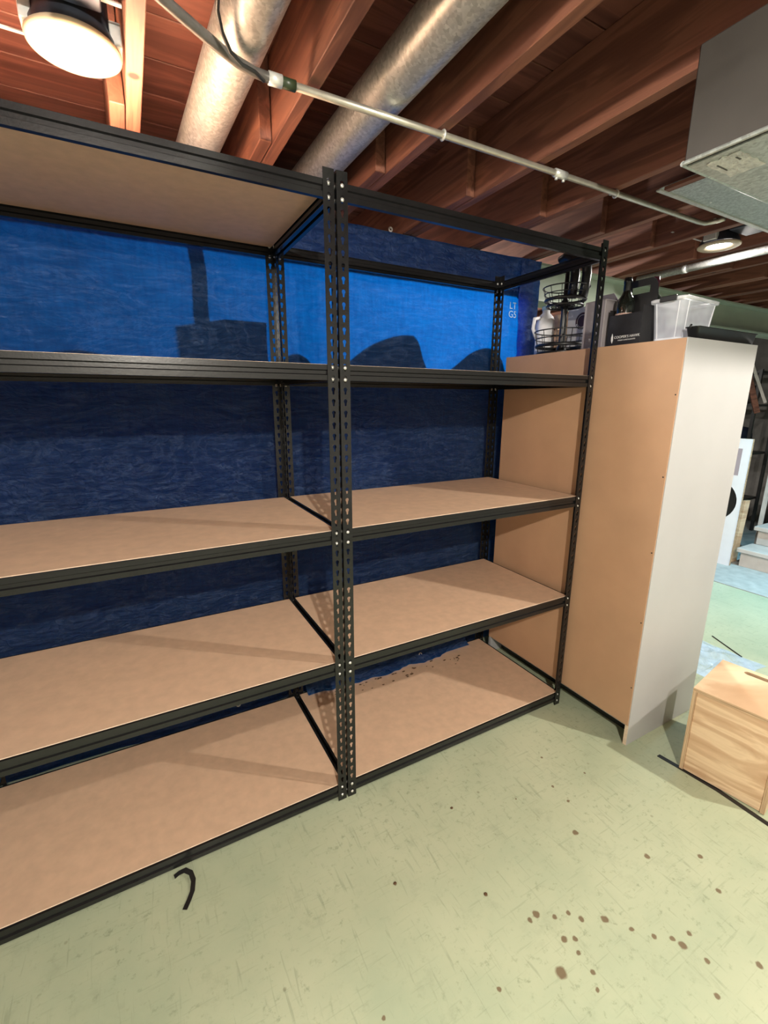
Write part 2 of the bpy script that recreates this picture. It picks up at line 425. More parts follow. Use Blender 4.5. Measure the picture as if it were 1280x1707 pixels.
# painted steel beam carrying the lapped joists
bm = bmesh.new()
fy, tw = 0.075, 0.012
prism(bm, [(-fy, 0), (fy, 0), (fy, tw), (0.005, tw), (0.005, 0.205 - tw), (fy, 0.205 - tw), (fy, 0.205), (-fy, 0.205),
           (-fy, 0.205 - tw), (-0.005, 0.205 - tw), (-0.005, tw), (-fy, tw)], 'X', RX0 + 0.01, RX1 - 0.01)
o = obj('steel_beam', bm, M_ibeam); o.location = (0, 0.795, 2.133)
tag(o, 'pale green painted steel beam running under the joists behind the blue tarp', 'beam')

t_ = thing('light_block_column', 'unseen round steel column added behind the right end of the tarp as a light block', 'column', (1.485, 0.80, 0))  # unseen column added to keep the bulb's light off the folded edge
obj('column_tube', lathe(bmesh.new(), [(0, 0.008), (0.052, 0.008), (0.052, 2.124), (0, 2.124)], seg=28), M_ibeam, t_, True)
bxo('base_plate', (-0.08, 0.08, -0.08, 0.08, 0, 0.008), M_ibeam, t_)
bxo('cap_plate', (-0.08, 0.08, -0.07, 0.07, 2.1245, 2.1325), M_ibeam, t_)

# low foundation wall behind the tarp, earth bank and things on top of it (shadows on the tarp)
lw = bxo('wall_low_foundation', (RX0 + 0.01, 1.415, 0.765, 1.00, 0, 1.70), M_found)
struct(lw)
bank = bxo('ground_bank', (RX0 + 0.01, 1.33, 1.00, RY1 - 0.01, 0, 1.62), M_soil); struct(bank)
def mound(name, cx, cy, rx, ry, h, z0, seed, skew=0.0, label=''):
    bm = bmesh.new(); n = 28; mrows = 9; rows = []
    for j in range(mrows + 1):
        f = j / mrows
        row = []
        for i in range(n):
            a = 2 * math.pi * i / n
            rr = 1 - f
            nn = noise.noise(Vector((math.cos(a) * 1.5 + seed, math.sin(a) * 1.5, f * 2))) * 0.22
            px = cx + math.cos(a) * rx * rr * (1 + nn) + skew * f * rx
            py = cy + math.sin(a) * ry * rr * (1 + nn)
            row.append(bm.verts.new((px, py, z0 + h * (1 - (1 - f) ** 1.8) * (1 + nn * 0.5 * (1 - f)))))
        rows.append(row)
    for A, B in zip(rows[:-1], rows[1:-1]):
        for i in range(n): bm.faces.new((A[i], A[(i + 1) % n], B[(i + 1) % n], B[i]))
    bm.faces.new(rows[-2]); bm.faces.new(rows[0][::-1])
    for v in rows[-1]: bm.verts.remove(v)
    o = obj(name, bm, M_soil, None, True)
    tag(o, label, 'soil')
    return o
mound('soil_heap', 0.595, 0.875, 0.262, 0.085, 0.215, 1.70, 1.3, 0.62, 'dark hill shaped heap showing through the blue tarp above middle shelf')
mound('soil_heap', 1.115, 0.875, 0.225, 0.085, 0.185, 1.70, 4.1, 0.45, 'low dark heap showing through the blue tarp at its right end')
mound('soil_heap', -0.52, 0.875, 0.20, 0.085, 0.085, 1.70, 7.7, 0.0, 'small dark heap showing through the blue tarp at far left')
mound('soil_heap', 0.215, 0.875, 0.10, 0.085, 0.11, 1.70, 9.2, 0.0, 'low dark heap behind the blue tarp left of the double post')
cb = thing('cardboard_box', 'square dark box shadowed through the tarp beside the back post', 'box', (-0.04, 0.875, 1.70))
bxo('box_body', (-0.082, 0.082, -0.085, 0.085, 0, 0.195), M_card, cb, 0.003)
for s in (-1, 1): bxo('flap', (-0.082, 0.082, s * 0.043 - 0.042, s * 0.043 + 0.042, 0.196, 0.199), M_card, cb)
st = bxo('wall_stud', (-0.205, -0.177, 0.79, 0.815, 1.70, 2.132), M_joist)
tag(st, 'upright wooden stud seen as dark stripe through the tarp', 'stud')

# ------------------------------------------------------------------ tarp
def tarp_y(x, z):
    q = noise.noise(Vector((x * 1.3, z * 1.1, 0.3))) * 0.012 + noise.noise(Vector((x * 4 + z * 2, z * 4 - x, 3.3))) * 0.009 \
        + noise.noise(Vector((x * 9 + z * 5, z * 12 - x * 2, 5.3))) * 0.006 + (0.5 - abs(noise.noise(Vector((x * 3 - z * 2.2, z * 5 + x, 9.1))))) * 0.012 - 0.004
    q = max(-0.014, min(0.014, q))
    return 0.697 + q * 0.9
bm = bmesh.new()
NX, NZ = 190, 120
TX0, TX1, TZ0, TZ1 = -2.3, 1.555, 0.03, 2.332
grid = []
for j in range(NZ + 1):
    row = []
    for i in range(NX + 1):
        x = TX0 + (TX1 - TX0) * i / NX; z = TZ0 + (TZ1 - TZ0) * j / NZ
        z += 0.012 * noise.noise(Vector((x * 2.1, 0, 1))) if j == NZ else 0
        xx = x - (0.02 + 0.02 * noise.noise(Vector((z * 3, 2, 2)))) * max(0, (x - 1.2) / 0.35)
        yy = tarp_y(x, z)
        row.append(bm.verts.new((xx, yy, z)))
    grid.append(row)
for j in range(NZ):
    for i in range(NX):
        bm.faces.new((grid[j][i], grid[j][i + 1], grid[j + 1][i + 1], grid[j + 1][i]))
tarp_root = thing('tarp', 'blue woven plastic tarp hung behind the black shelving units', 'tarp', (0, 0, 0))
sheet = obj('tarp_sheet', bm, M_tarp, tarp_root, True)
# folded-back double edge on the right
bm = bmesh.new(); rows = []
for j in range(61):
    z = 0.05 + (2.322 - 0.05) * j / 60; row = []
    for i in range(9):
        f = i / 8
        x = 1.40 + 0.165 * f + 0.018 * noise.noise(Vector((z * 4, f * 2, 8.0)))
        yv = 0.672 + 0.010 * noise.noise(Vector((x * 30, z * 14, 1.0))) + 0.004 * noise.noise(Vector((x * 60, z * 40, 4.0)))
        if i == 8: yv = 0.69
        row.append(bm.verts.new((x, yv, z)))
    rows.append(row)
for A, B in zip(rows, rows[1:]):
    for i in range(8): bm.faces.new((A[i], A[i + 1], B[i + 1], B[i]))
obj('folded_edge', bm, M_tarp, tarp_root, True)
# skirt of the tarp spilling over the bottom board
bm = bmesh.new(); rows = []
for i in range(91):
    x = 0.05 + 1.05 * i / 90; row = []
    e = math.sin(math.pi * min(1, i / 12.0) / 2) * math.sin(math.pi * min(1, (90 - i) / 25.0) / 2)
    reach = 0.675 - e * (0.105 + 0.03 * noise.noise(Vector((x * 7, 0, 0))) + 0.012 * noise.noise(Vector((x * 25, 0, 4))))
    reach = min(reach, 0.592)
    wob = 0.01 * noise.noise(Vector((x * 12, 1, 1)))
    for (yy, zz) in ((0.676, 0.30), (0.672, 0.20), (0.660 + wob, 0.13), (0.62, 0.088), ((reach + 0.62) / 2, 0.0795), (reach, 0.0765)):
        row.append(bm.verts.new((x, yy, zz)))
    rows.append(row)
for A, B in zip(rows, rows[1:]):
    for q in range(5): bm.faces.new((A[q], A[q + 1], B[q + 1], B[q]))
obj('tarp_skirt', bm, M_tarp, tarp_root, True)
for (gx, gy, gz) in ((0.757, 0.625, 0.092), (-0.285, 0.676, 0.086)):
    g = obj('grommet', ring(bmesh.new(), (0, 0, 0), 0.0085, 0.003, 18, 6, 'Y'), M_clip, tarp_root); g.location = (gx, gy, gz)
g = obj('staple', ring(bmesh.new(), (0, 0, 0), 0.008, 0.004, 16, 6, 'Y'), M_clip, tarp_root); g.location = (0.572, 0.684, 2.335)
M_print = mat('grey_tarp_print', (0.35, 0.45, 0.6), 0.5, 0, 0.1, 80)
for s, zz in (('LT', 2.075), ('G5', 2.03)):
    me = text_mesh(s, 0.05, 0.0002); me.materials.append(M_print)
    o = link('print', me, tarp_root); o.location = (1.365, 0.680, zz); o.rotation_euler = (R(90), 0, 0)

# ================================================================== SHELVING UNITS
P = 0.0363; Z0 = 0.0237; W = 1.2296; D = 0.644; FWD = 0.0345
LEV = [1, 16, 30, 45, 59]
NSLOT = 60
POST_H = Z0 + 59.65 * P
def post_mesh():
    bm = bmesh.new()
    hole = [(0, .0105), (.0047, .0087), (.0066, .004), (.0047, -.0007), (.0036, -.003), (.003, -.0105), (0, -.012),
            (-.003, -.0105), (-.0036, -.003), (-.0047, -.0007), (-.0066, .004), (-.0047, .0087)]
    cx = 0.0166
    outer = [(0, P / 2), (1, P / 2), (1, .004), (1, -.002), (1, -.006), (1, -P / 2), (0, -P / 2), (-1, -P / 2), (-1, -.006), (-1, -.002), (-1, .004), (-1, P / 2)]
    def to3(u, v, flange): return (u, 0, v) if flange == 0 else (0, u, v)
    for fl in (0, 1):
        for k in range(NSLOT):
            z = Z0 + P * k
            H = [bm.verts.new(to3(cx + a, z + b, fl)) for a, b in hole]
            O = []
            for a, b in outer:
                u = cx if a == 0 else (FWD if a > 0 else 0.0)
                O.append(bm.verts.new(to3(u, z + b, fl)))
            for i in range(12):
                j = (i + 1) % 12
                bm.faces.new((H[i], H[j], O[j], O[i]))
        for (a, b) in ((0.0, Z0 - P / 2), (Z0 + P * (NSLOT - 0.5), POST_H + 0.012)):
            if b - a < 0.001: continue
            q = [bm.verts.new(to3(u, v, fl)) for u, v in ((0, a), (cx, a), (FWD, a), (FWD, b), (cx, b), (0, b))]
            bm.faces.new((q[0], q[1], q[4], q[5])); bm.faces.new((q[1], q[2], q[3], q[4]))
    bmesh.ops.remove_doubles(bm, verts=bm.verts, dist=0.0002)
    bmesh.ops.recalc_face_normals(bm, faces=bm.faces)
    me = bpy.data.meshes.new('post'); bm.to_mesh(me); bm.free()
    s = solidified(me, 0.0017, 0.0); s.name = 'post'; s.materials.append(M_black)
    return s
POST = post_mesh()
def beam_mesh(length):
    path = [(.0075, 0), (0, 0), (0, -.0145), (.0055, -.0175), (.0055, -.0285), (0, -.0315), (0, -.0460), (.014, -.0460)]
    bm = bmesh.new()
    A = [bm.verts.new((0, y, z)) for y, z in path]; B = [bm.verts.new((length, y, z)) for y, z in path]
    for i in range(len(path) - 1): bm.faces.new((A[i], B[i], B[i + 1], A[i + 1]))
    me = bpy.data.meshes.new('beam'); bm.to_mesh(me); bm.free()
    s = solidified(me, 0.0016, 0.0); s.name = 'beam'; s.materials.append(M_black)
    return s
BEAM_X = beam_mesh(W - 0.013); BEAM_Y = beam_mesh(D - 0.008)
def board_mesh():
    bm = bmesh.new(); box(bm, 0.0150, W - 0.0150, 0.0105, D - 0.0105, 0, 0.014, 0.0015)
    for f in bm.faces:
        n = f.normal
        f.normal_update()
        f.material_index = 0 if abs(f.normal.z) > 0.9 else 1
    me = mesh_of(bm, 'shelf_board'); me.materials.append(M_board); me.materials.append(M_boardedge)
    return me
BOARD = board_mesh()
BOLT = mesh_of(lathe(bmesh.new(), [(0, 0.0042), (0.0028, 0.0040), (0.0052, 0.0024), (0.0062, 0.0), (0.0034, -0.0005), (0.0034, -0.0024), (0, -0.0024)], seg=12), 'bolt', True)
BOLT.materials.append(M_bolt)
def unit(x0, label, boards):
    u = thing('shelving_unit', label, 'shelf', (x0, 0, 0), 0, 'pair of black boltless shelving units')
    corners = [(0.0042, 0, 0), (W - 0.0042, 0, 90), (W - 0.0042, D, 180), (0.0042, D, 270)]
    for (cx, cy, ang) in corners:
        p = link('post', POST, u); p.location = (cx, cy, 0); p.rotation_euler = (0, 0, R(ang))
        front = cy == 0
        for lv in LEV:
            for kk in (lv, lv - 1):
                for fl in (0, 1):
                    b = link('bolt', BOLT, p)
                    z = Z0 + P * kk - 0.002
                    if fl == 0:
                        b.location = (0.0166, -0.001, z); b.rotation_euler = (R(90), 0, 0)
                    else:
                        b.location = (-0.001, 0.0166, z); b.rotation_euler = (0, R(-90), 0)
                    # back posts: the heads face into the unit
                    if not front or fl == 1:
                        if fl == 0: b.location = (0.0166, 0.0015, z); b.rotation_euler = (R(-90), 0, 0)
                        else: b.location = (0.0015, 0.0166, z); b.rotation_euler = (0, R(90), 0)
    for li, lv in enumerate(LEV):
        zt = Z0 + P * lv + 0.006
        b = link('beam', BEAM_X, u); b.location = (0.0065, 0.0025, zt)
        b = link('beam', BEAM_X, u); b.location = (W - 0.0065, D - 0.0025, zt); b.rotation_euler = (0, 0, R(180))
        b = link('beam', BEAM_Y, u); b.location = (W - 0.0067, 0.004, zt); b.rotation_euler = (0, 0, R(90))
        b = link('beam', BEAM_Y, u); b.location = (0.0067, D - 0.004, zt); b.rotation_euler = (0, 0, R(270))
        if li in boards:
            s = link('shelf_board', BOARD, u); s.location = (0, 0, zt - 0.0118)
    return u
unit(-W, 'black steel shelving unit at left with a board on every level', (0, 1, 2, 3, 4))
unit(0.0, 'black steel shelving unit beside the white cabinet, its top level missing the board', (0, 1, 2, 3))

# ================================================================== TALL CABINET
CZ = 1.788; CX0, CX1, CY0, CY1 = 1.252, 1.780, -0.362, 0.585
cab = thing('cabinet', 'tall white cabinet turned with its brown hardboard back to the shelves', 'cabinet', (CX0, CY0, 0))
w, d = CX1 - CX0, CY1 - CY0
sp_ = bxo('side_panel', (0, w, 0, 0.018, 0, CZ), M_white, cab, 0.0008)
bxo('raw_edge', (-0.0012, -0.0001, 0.001, 0.017, 0.001, 0.1055), M_boardedge, sp_)
bxo('side_panel', (0, w, d - 0.018, d, 0, CZ), M_white, cab, 0.0008)
bk = bxo('back_panel', (-0.0045, -0.0005, 0.0035, d - 0.0035, 0.106, CZ - 0.002), M_hard, cab)
bk['label'] = 'brown hardboard back'
for zz in (0.3, 0.62, 0.94, 1.26, 1.58):
    n_ = obj('nail', lathe(bmesh.new(), [(0, 0.002), (0.0025, 0.0015), (0.003, 0), (0, 0)], seg=8), M_dark, bk)
    n_.location = (-0.0046, 0.012, zz); n_.rotation_euler = (0, R(-90), 0)
bxo('top_panel', (0.0115, w, 0.0185, d - 0.0185, CZ - 0.018, CZ), M_white, cab)
bxo('bottom_panel', (0.0115, w, 0.0185, d - 0.0185, 0.09, 0.108), M_white, cab)
bxo('plinth', (0.095, 0.111, 0.0185, d - 0.0185, 0, 0.088), M_dark, cab)
bxo('plinth', (w - 0.06, w - 0.044, 0.0185, d - 0.0185, 0, 0.088), M_white, cab)
for zz in (0.5, 0.92, 1.34): bxo('shelf', (0.0115, w - 0.01, 0.0185, d - 0.0185, zz, zz + 0.018), M_white, cab)

# ================================================================== PLYWOOD BOX
pb = thing('plywood_box', 'pine plywood box with a hand slot on top standing on the floor by the cabinet', 'box', (1.3315, -0.555, 0.0025), R(8.7))
bw, bd, bh, tk = 0.345, 0.297, 0.397, 0.015
def face_panel(name, b6, m=M_ply): return bxo(name, b6, m, pb, 0.001)
# left face (towards the shelves) is set in between the edge panels; top covers
face_panel('end_panel', (0.004, tk, -bd + tk + 0.0005, -tk - 0.0005, 0.002, bh - tk - 0.0005))
face_panel('end_panel', (bw - tk, bw - 0.004, -bd + tk + 0.0005, -tk - 0.0005, 0.002, bh - tk - 0.0005))
for yy in (-tk, -bd):
    bm = box(bmesh.new(), 0, bw, yy, yy + tk, 0, bh - tk, 0.001)
    for f in bm.faces:
        f.normal_update(); f.material_index = 0 if abs(f.normal.y) > 0.9 else 1
    me = mesh_of(bm, 'side_panel'); me.materials.append(M_ply); me.materials.append(M_edge_y)
    link('side_panel', me, pb)
# top panel with slot
bm = bmesh.new()
sx0, sx1, sy0, sy1 = 0.29 - 0.0, 0.318, -0.205, -0.092
def slot_loop(n=8):
    r = (sx1 - sx0) / 2; cxx = (sx0 + sx1) / 2; pts = []
    for i in range(n + 1): a = math.pi * i / n; pts.append((cxx + r * math.cos(a), sy1 - r + r * math.sin(a)))
    for i in range(n + 1): a = math.pi + math.pi * i / n; pts.append((cxx + r * math.cos(a), sy0 + r + r * math.sin(a)))
    out = []
    for i, p in enumerate(pts):
        q = pts[(i + 1) % len(pts)]; out.append(p)
        if abs(p[1] - q[1]) > 0.03:
            for m_ in range(1, 10): out.append((p[0] + (q[0] - p[0]) * m_ / 10, p[1] + (q[1] - p[1]) * m_ / 10))
    return out
sl = slot_loop()
def outer_pt(p):
    cxx, cyy = (sx0 + sx1) / 2, (sy0 + sy1) / 2
    dx, dy = p[0] - cxx, p[1] - cyy
    tx = ((bw - cxx) / dx) if dx > 1e-9 else ((0 - cxx) / dx if dx < -1e-9 else 1e9)
    ty = ((0 - cyy) / dy) if dy > 1e-9 else ((-bd - cyy) / dy if dy < -1e-9 else 1e9)
    s = min(tx, ty); return (cxx + dx * s, cyy + dy * s)
for zz in (bh - tk, bh):
    inn = [bm.verts.new((px, py, zz)) for px, py in sl]; out = [bm.verts.new((*outer_pt(p), zz)) for p in sl]
    n = len(sl)
    for i in range(n):
        j = (i + 1) % n
        a, b_ = out[i].co, out[j].co
        if abs(a.x - b_.x) > 1e-5 and abs(a.y - b_.y) > 1e-5:
            cxn = bw if max(a.x, b_.x) > bw - 1e-4 else 0.0
            cyn = 0.0 if max(a.y, b_.y) > -1e-4 else -bd
            c = bm.verts.new((cxn, cyn, zz)); bm.faces.new((inn[i], inn[j], out[j], c, out[i]))
        else: bm.faces.new((inn[i], inn[j], out[j], out[i]))
bm.verts.ensure_lookup_table()
me = bpy.data.meshes.new('t')
bm.edges.ensure_lookup_table()
be = [e for e in bm.edges if e.is_boundary]
# stitch the two layers along their boundaries
def key(v): return (round(v.co.x, 5), round(v.co.y, 5))
topv = {key(v): v for v in bm.verts if v.co.z > bh - 1e-4}
for e in [e for e in be if e.verts[0].co.z < bh - 1e-4]:
    a, b_ = e.verts
    f = bm.faces.new((a, b_, topv[key(b_)], topv[key(a)])); f.material_index = 1
o = obj('top_panel', bm, M_ply, pb); o.data.materials.append(M_edge_z)
for sy in (-0.03, -0.27):
    scw = obj('screw', lathe(bmesh.new(), [(0, 0.0006), (0.004, 0.0005), (0.0042, 0), (0, 0)], seg=10), M_dark, pb)
    scw.location = (0.0, sy + 0.02, 0.03) if False else (0.006, sy + (0.012 if sy < -0.2 else -0.012), 0.04); scw.rotation_euler = (0, R(-90), 0)

# black strap on the floor along the box
bm = bmesh.new(); pts = [(1.336, -0.470), (1.346, -0.545), (1.362, -0.70), (1.360, -0.80), (1.358, -0.90), (1.362, -1.05)]
wd = 0.022; prev = None
for (px, py) in pts:
    q = [bm.verts.new((px - wd, py, zz)) for zz in (0.0004, 0.002)] + [bm.verts.new((px - 0.001, py, zz)) for zz in (0.002, 0.0004)]
    if prev:
        for i in range(4): bm.faces.new((prev[i], prev[(i + 1) % 4], q[(i + 1) % 4], q[i]))
    else: bm.faces.new(q)
    prev = q
bm.faces.new(prev[::-1])
tag(obj('strap', bm, M_dark), 'flat black strap lying on floor along the plywood box', 'strap')

# curled black plastic strip on the floor
bm = bmesh.new()
pts = [Vector((-0.640, -0.016, 0.006)), Vector((-0.625, -0.013, 0.010)), Vector((-0.606, -0.016, 0.014)), Vector((-0.590, -0.034, 0.014)), Vector((-0.585, -0.060, 0.010)),
       Vector((-0.592, -0.092, 0.006)), Vector((-0.605, -0.115, 0.004)), Vector((-0.620, -0.138, 0.0025))]
prev = None
for i, p in enumerate(pts):
    d = (pts[min(i + 1, len(pts) - 1)] - pts[max(i - 1, 0)]).normalized()
    s = Vector((-d.y, d.x, 0)).normalized() * 0.0075
    tw_ = Vector((0, 0, 0.004)) if i in (2, 3, 4) else Vector((0, 0, 0.001))
    t_ = Vector((0, 0, 0.0012))
    q = [bm.verts.new(v) for v in (p - s - tw_ * 0.5, p + s + tw_ * 0.5, p + s + tw_ * 0.5 + t_, p - s - tw_ * 0.5 + t_)]
    if prev:
        for k in range(4): bm.faces.new((prev[k], prev[(k + 1) % 4], q[(k + 1) % 4], q[k]))
    else: bm.faces.new(q)
    prev = q
bm.faces.new(prev[::-1])
for v in bm.verts: v.co.z = max(0.0006, v.co.z)
tag(obj('plastic_strip', bm, M_dark), 'curled strip of black plastic on green floor below left shelving unit', 'strip')

# small floor debris
M_debris = mat('brown_debris', (0.10, 0.05, 0.02), 0.8, 0, 0.3, 60)
for n_, (dx, dy) in enumerate([(0.240, -0.554), (-0.001, -0.384), (0.338, -0.243)]):
    bm = bmesh.new()
    bmesh.ops.create_icosphere(bm, subdivisions=1, radius=0.005)
    for v in bm.verts:
        v.co.x *= 1.3; v.co.z = max(-0.002, v.co.z * 0.5) + 0.002
        v.co += Vector((noise.noise(v.co * 300 + Vector((n_, 0, 0))), noise.noise(v.co * 300 + Vector((0, n_, 5))), 0)) * 0.002
    o = obj('crumb', bm, M_debris); o.location = (dx, dy, 0.0003)
    tag(o, ['dark brown crumb on the floor left of the brown drips', 'dark crumb on the floor in front of the double post', 'tiny dark crumb on the floor before the right bottom shelf'][n_], 'crumb')

# dirt crumbs along the back of the bottom right board
bm = bmesh.new()
for q in range(46):
    cx_ = random.uniform(0.16, 1.0); cy__ = 0.555 - random.random() ** 2 * 0.07 - (0.03 if cx_ > 0.85 else 0.0); sz = random.uniform(0.0012, 0.0055)
    n_ = random.randint(5, 7); a0 = random.random() * 6
    prism(bm, [(cx_ + sz * (1.5 + random.random()) * math.cos(a0 + 6.283 * i / n_), cy__ + sz * math.sin(a0 + 6.283 * i / n_)) for i in range(n_)], 'Z', 0.0763, 0.0775)
o = obj('dirt_crumbs', bm, M_debris); o['kind'] = 'stuff'
tag(o, 'dark dirt crumbs scattered along the back of the bottom right board', 'dirt')

# ================================================================== CEILING SERVICES
def round_duct(label, x_far, x_near, zc):
    t_ = thing('round_duct', label, 'duct', (0, 0, 0), 0, 'round ducts between the joists')
    y0, y1 = -2.2, 2.6
    def X(y): return x_far + (x_near - x_far) * ((0.4 - y) / 0.55)
    bm = bmesh.new()
    ys = [y0 + (y1 - y0) * i / 40 for i in range(41)]
    tube(bm, [(X(max(-0.6, min(0.8, y))), y, zc) for y in ys], 0.0656, 36, True)
    obj('duct_pipe', bm, M_galv, t_, True)
    for yy in (-1.05, 1.35):
        bm = bmesh.new(); tube(bm, [(X(max(-0.6, min(0.8, yy))), yy, zc), (X(max(-0.6, min(0.8, yy))), yy + 0.03, zc)], 0.0672, 36, True); obj('crimp_band', bm, M_galv, t_, True)
    return t_
round_duct('galvanised round duct in the joist bay nearest the left downlight', -0.280, -0.259, 2.411)
round_duct('galvanised round duct above the double post of the shelving', 0.136, 0.142, 2.411)
# third bay round pipe at far right
t_ = thing('round_duct', 'galvanised round pipe running past the right downlight', 'duct', (0, 0, 0))
bm = bmesh.new(); tube(bm, [(2.335, -0.6, 2.306), (2.335, 0.60, 2.306)], 0.021, 20); obj('duct_pipe', bm, M_galv, t_, True)
bm = bmesh.new(); tube(bm, [(2.335, 0.3, 2.306), (2.335, 0.33, 2.306)], 0.024, 20); obj('coupling', bm, M_galv, t_, True)

# rectangular trunk duct
rd = thing('rectangular_duct', 'large dull metal rectangular duct hanging at upper right', 'duct', (0.620, -0.640, 2.10))
bxo('duct_body', (0, 3.6, -0.62, 0, 0.0, 0.235), M_ductgrey, rd, 0.004)
bxo('bottom_panel', (0.012, 3.6, -0.61, -0.004, -0.004, -0.0005), M_sheet, rd)
bm = bmesh.new(); tube(bm, [(0.0, 0.002, 0.002), (3.6, 0.002, 0.002)], 0.006, 8); obj('seam', bm, M_sheet, rd)
bm = bmesh.new(); tube(bm, [(-0.001, -0.62, 0.001), (-0.001, 0.0, 0.001)], 0.005, 8); obj('seam', bm, M_sheet, rd)
M_tape = mat('silver_foil_tape', (0.75, 0.76, 0.72), 0.35, 0.4, 0.25, 60, bmp=0.5)
bm = bmesh.new(); pp = []
for i in range(24):
    a = 2 * math.pi * i / 24; ca, sa = math.cos(a), math.sin(a)
    q = 1 / max(abs(ca), abs(sa)); jit = 1 + 0.06 * math.sin(i * 2.7)
    pp.append((0.092 + 0.058 * ca * q * jit, -0.067 + 0.036 * sa * q * jit))
prism(bm, pp, 'Z', -0.0062, -0.0042); obj('foil_patch', bm, M_tape, rd)
M_mark = mat('dark_scratch', (0.08, 0.08, 0.07), 0.6)
for q in ((0.06, 0.105, -0.046, -0.043), (0.055, 0.075, -0.088, -0.084)):
    bxo('patch_tear', (q[0], q[1], q[2], q[3], -0.0072, -0.0063), M_mark, rd)
# sheet metal cover nailed under the joists
sp = thing('sheet_metal_panel', 'flat grey sheet metal cover nailed under the joists beside the big duct', 'panel', (1.25, -0.175, 2.334))
bxo('sheet', (0, 2.2, -0.46, 0, 0, 0.0015), M_sheet, sp)
bxo('folded_lip', (0, 2.2, -0.004, 0.012, -0.006, -0.0005), M_clip, sp)
bxo('nailing_strip', (0, 0.03, -0.44, -0.02, -0.012, -0.0005), M_joist, sp)
for xx in (0.3, 0.9, 1.5): 
    n_ = obj('nail', lathe(bmesh.new(), [(0, -0.003), (0.004, -0.002), (0.005, 0), (0, 0)], seg=8), M_clip, sp); n_.location = (xx, -0.03, -0.0005)

# conduit
cd = thing('conduit', 'thin steel conduit strapped across the undersides of the joists', 'conduit', (0, 0, 0))
cy_, cz_ = -0.082, 2.3255
bm = bmesh.new()
tube(bm, [(-0.175, cy_ + 0.006, cz_), (0.32, cy_, cz_), (1.0, cy_ - 0.004, cz_), (1.70, cy_, cz_), (1.745, cy_ - 0.004, cz_ + 0.001), (1.765, cy_ - 0.02, cz_ + 0.004), (1.772, cy_ - 0.045, cz_ + 0.004), (1.772, cy_ - 0.07, cz_ + 0.004)], 0.0095, 14)
obj('conduit_pipe', bm, M_conduit, cd, True)
bm = bmesh.new(); tube(bm, [(-0.205, cy_ + 0.007, cz_), (-0.172, cy_ + 0.006, cz_)], 0.0145, 16); obj('connector', bm, M_clip, cd, True)
M_green = mat('dark_green_tape', (0.03, 0.045, 0.02), 0.4, 0, 0.2, 30)
bm = bmesh.new(); tube(bm, [(-0.171, cy_ + 0.006, cz_), (-0.137, cy_ + 0.0055, cz_)], 0.0125, 16); obj('tape_wrap', bm, M_green, cd, True)
bm = bmesh.new(); tube(bm, [(0.79, cy_ - 0.003, cz_), (0.845, cy_ - 0.003, cz_)], 0.0135, 16); cpl = obj('coupling', bm, M_clip, cd, True)
for xx in (0.80, 0.835):
    bm = bmesh.new(); tube(bm, [(xx, cy_ - 0.003, cz_ - 0.012), (xx, cy_ - 0.003, cz_ - 0.020)], 0.005, 8); obj('set_screw', bm, M_clip, cpl, True)
for xx in (0.317, 1.127):
    bm = bmesh.new(); ring(bm, (0, 0, 0), 0.0115, 0.004, 18, 6, 'X'); cl = obj('pipe_strap', bm, M_clip, cd, True); cl.location = (xx, cy_, cz_)
    bm = bmesh.new(); tube(bm, [(xx, cy_ + 0.02, cz_ + 0.004), (xx, cy_ + 0.02, cz_ + 0.0145)], 0.008, 10); obj('strap_screw', bm, M_clip, cd, True)
bm = bmesh.new()
tube(bm, [(-0.203, cy_ + 0.007, cz_), (-0.24, cy_ + 0.004, cz_), (-0.285, -0.094, cz_), (-0.325, -0.114, cz_ + 0.002), (-0.37, -0.14, cz_ + 0.004), (-0.42, -0.17, cz_ + 0.006), (-0.47, -0.205, cz_ + 0.006), (-0.53, -0.26, cz_ + 0.006), (-0.62, -0.36, cz_ + 0.004)], 0.0115, 14)
tag(obj('flexible_cable', bm, M_flex, None, True), 'thick grey flexible cable curving from the conduit towards the left downlight', 'cable')
bm = bmesh.new()
tube(bm, [(-0.222, -0.092, 2.306), (-0.25, -0.118, 2.303), (-0.28, -0.124, 2.305), (-0.308, -0.140, 2.312), (-0.332, -0.175, 2.322), (-0.347, -0.215, 2.332), (-0.352, -0.262, 2.338), (-0.35, -0.33, 2.335), (-0.345, -0.50, 2.335)], 0.0045, 10)
tag(obj('thin_cable', bm, M_cable, None, True), 'thin black cable looping under the left round duct', 'cable')

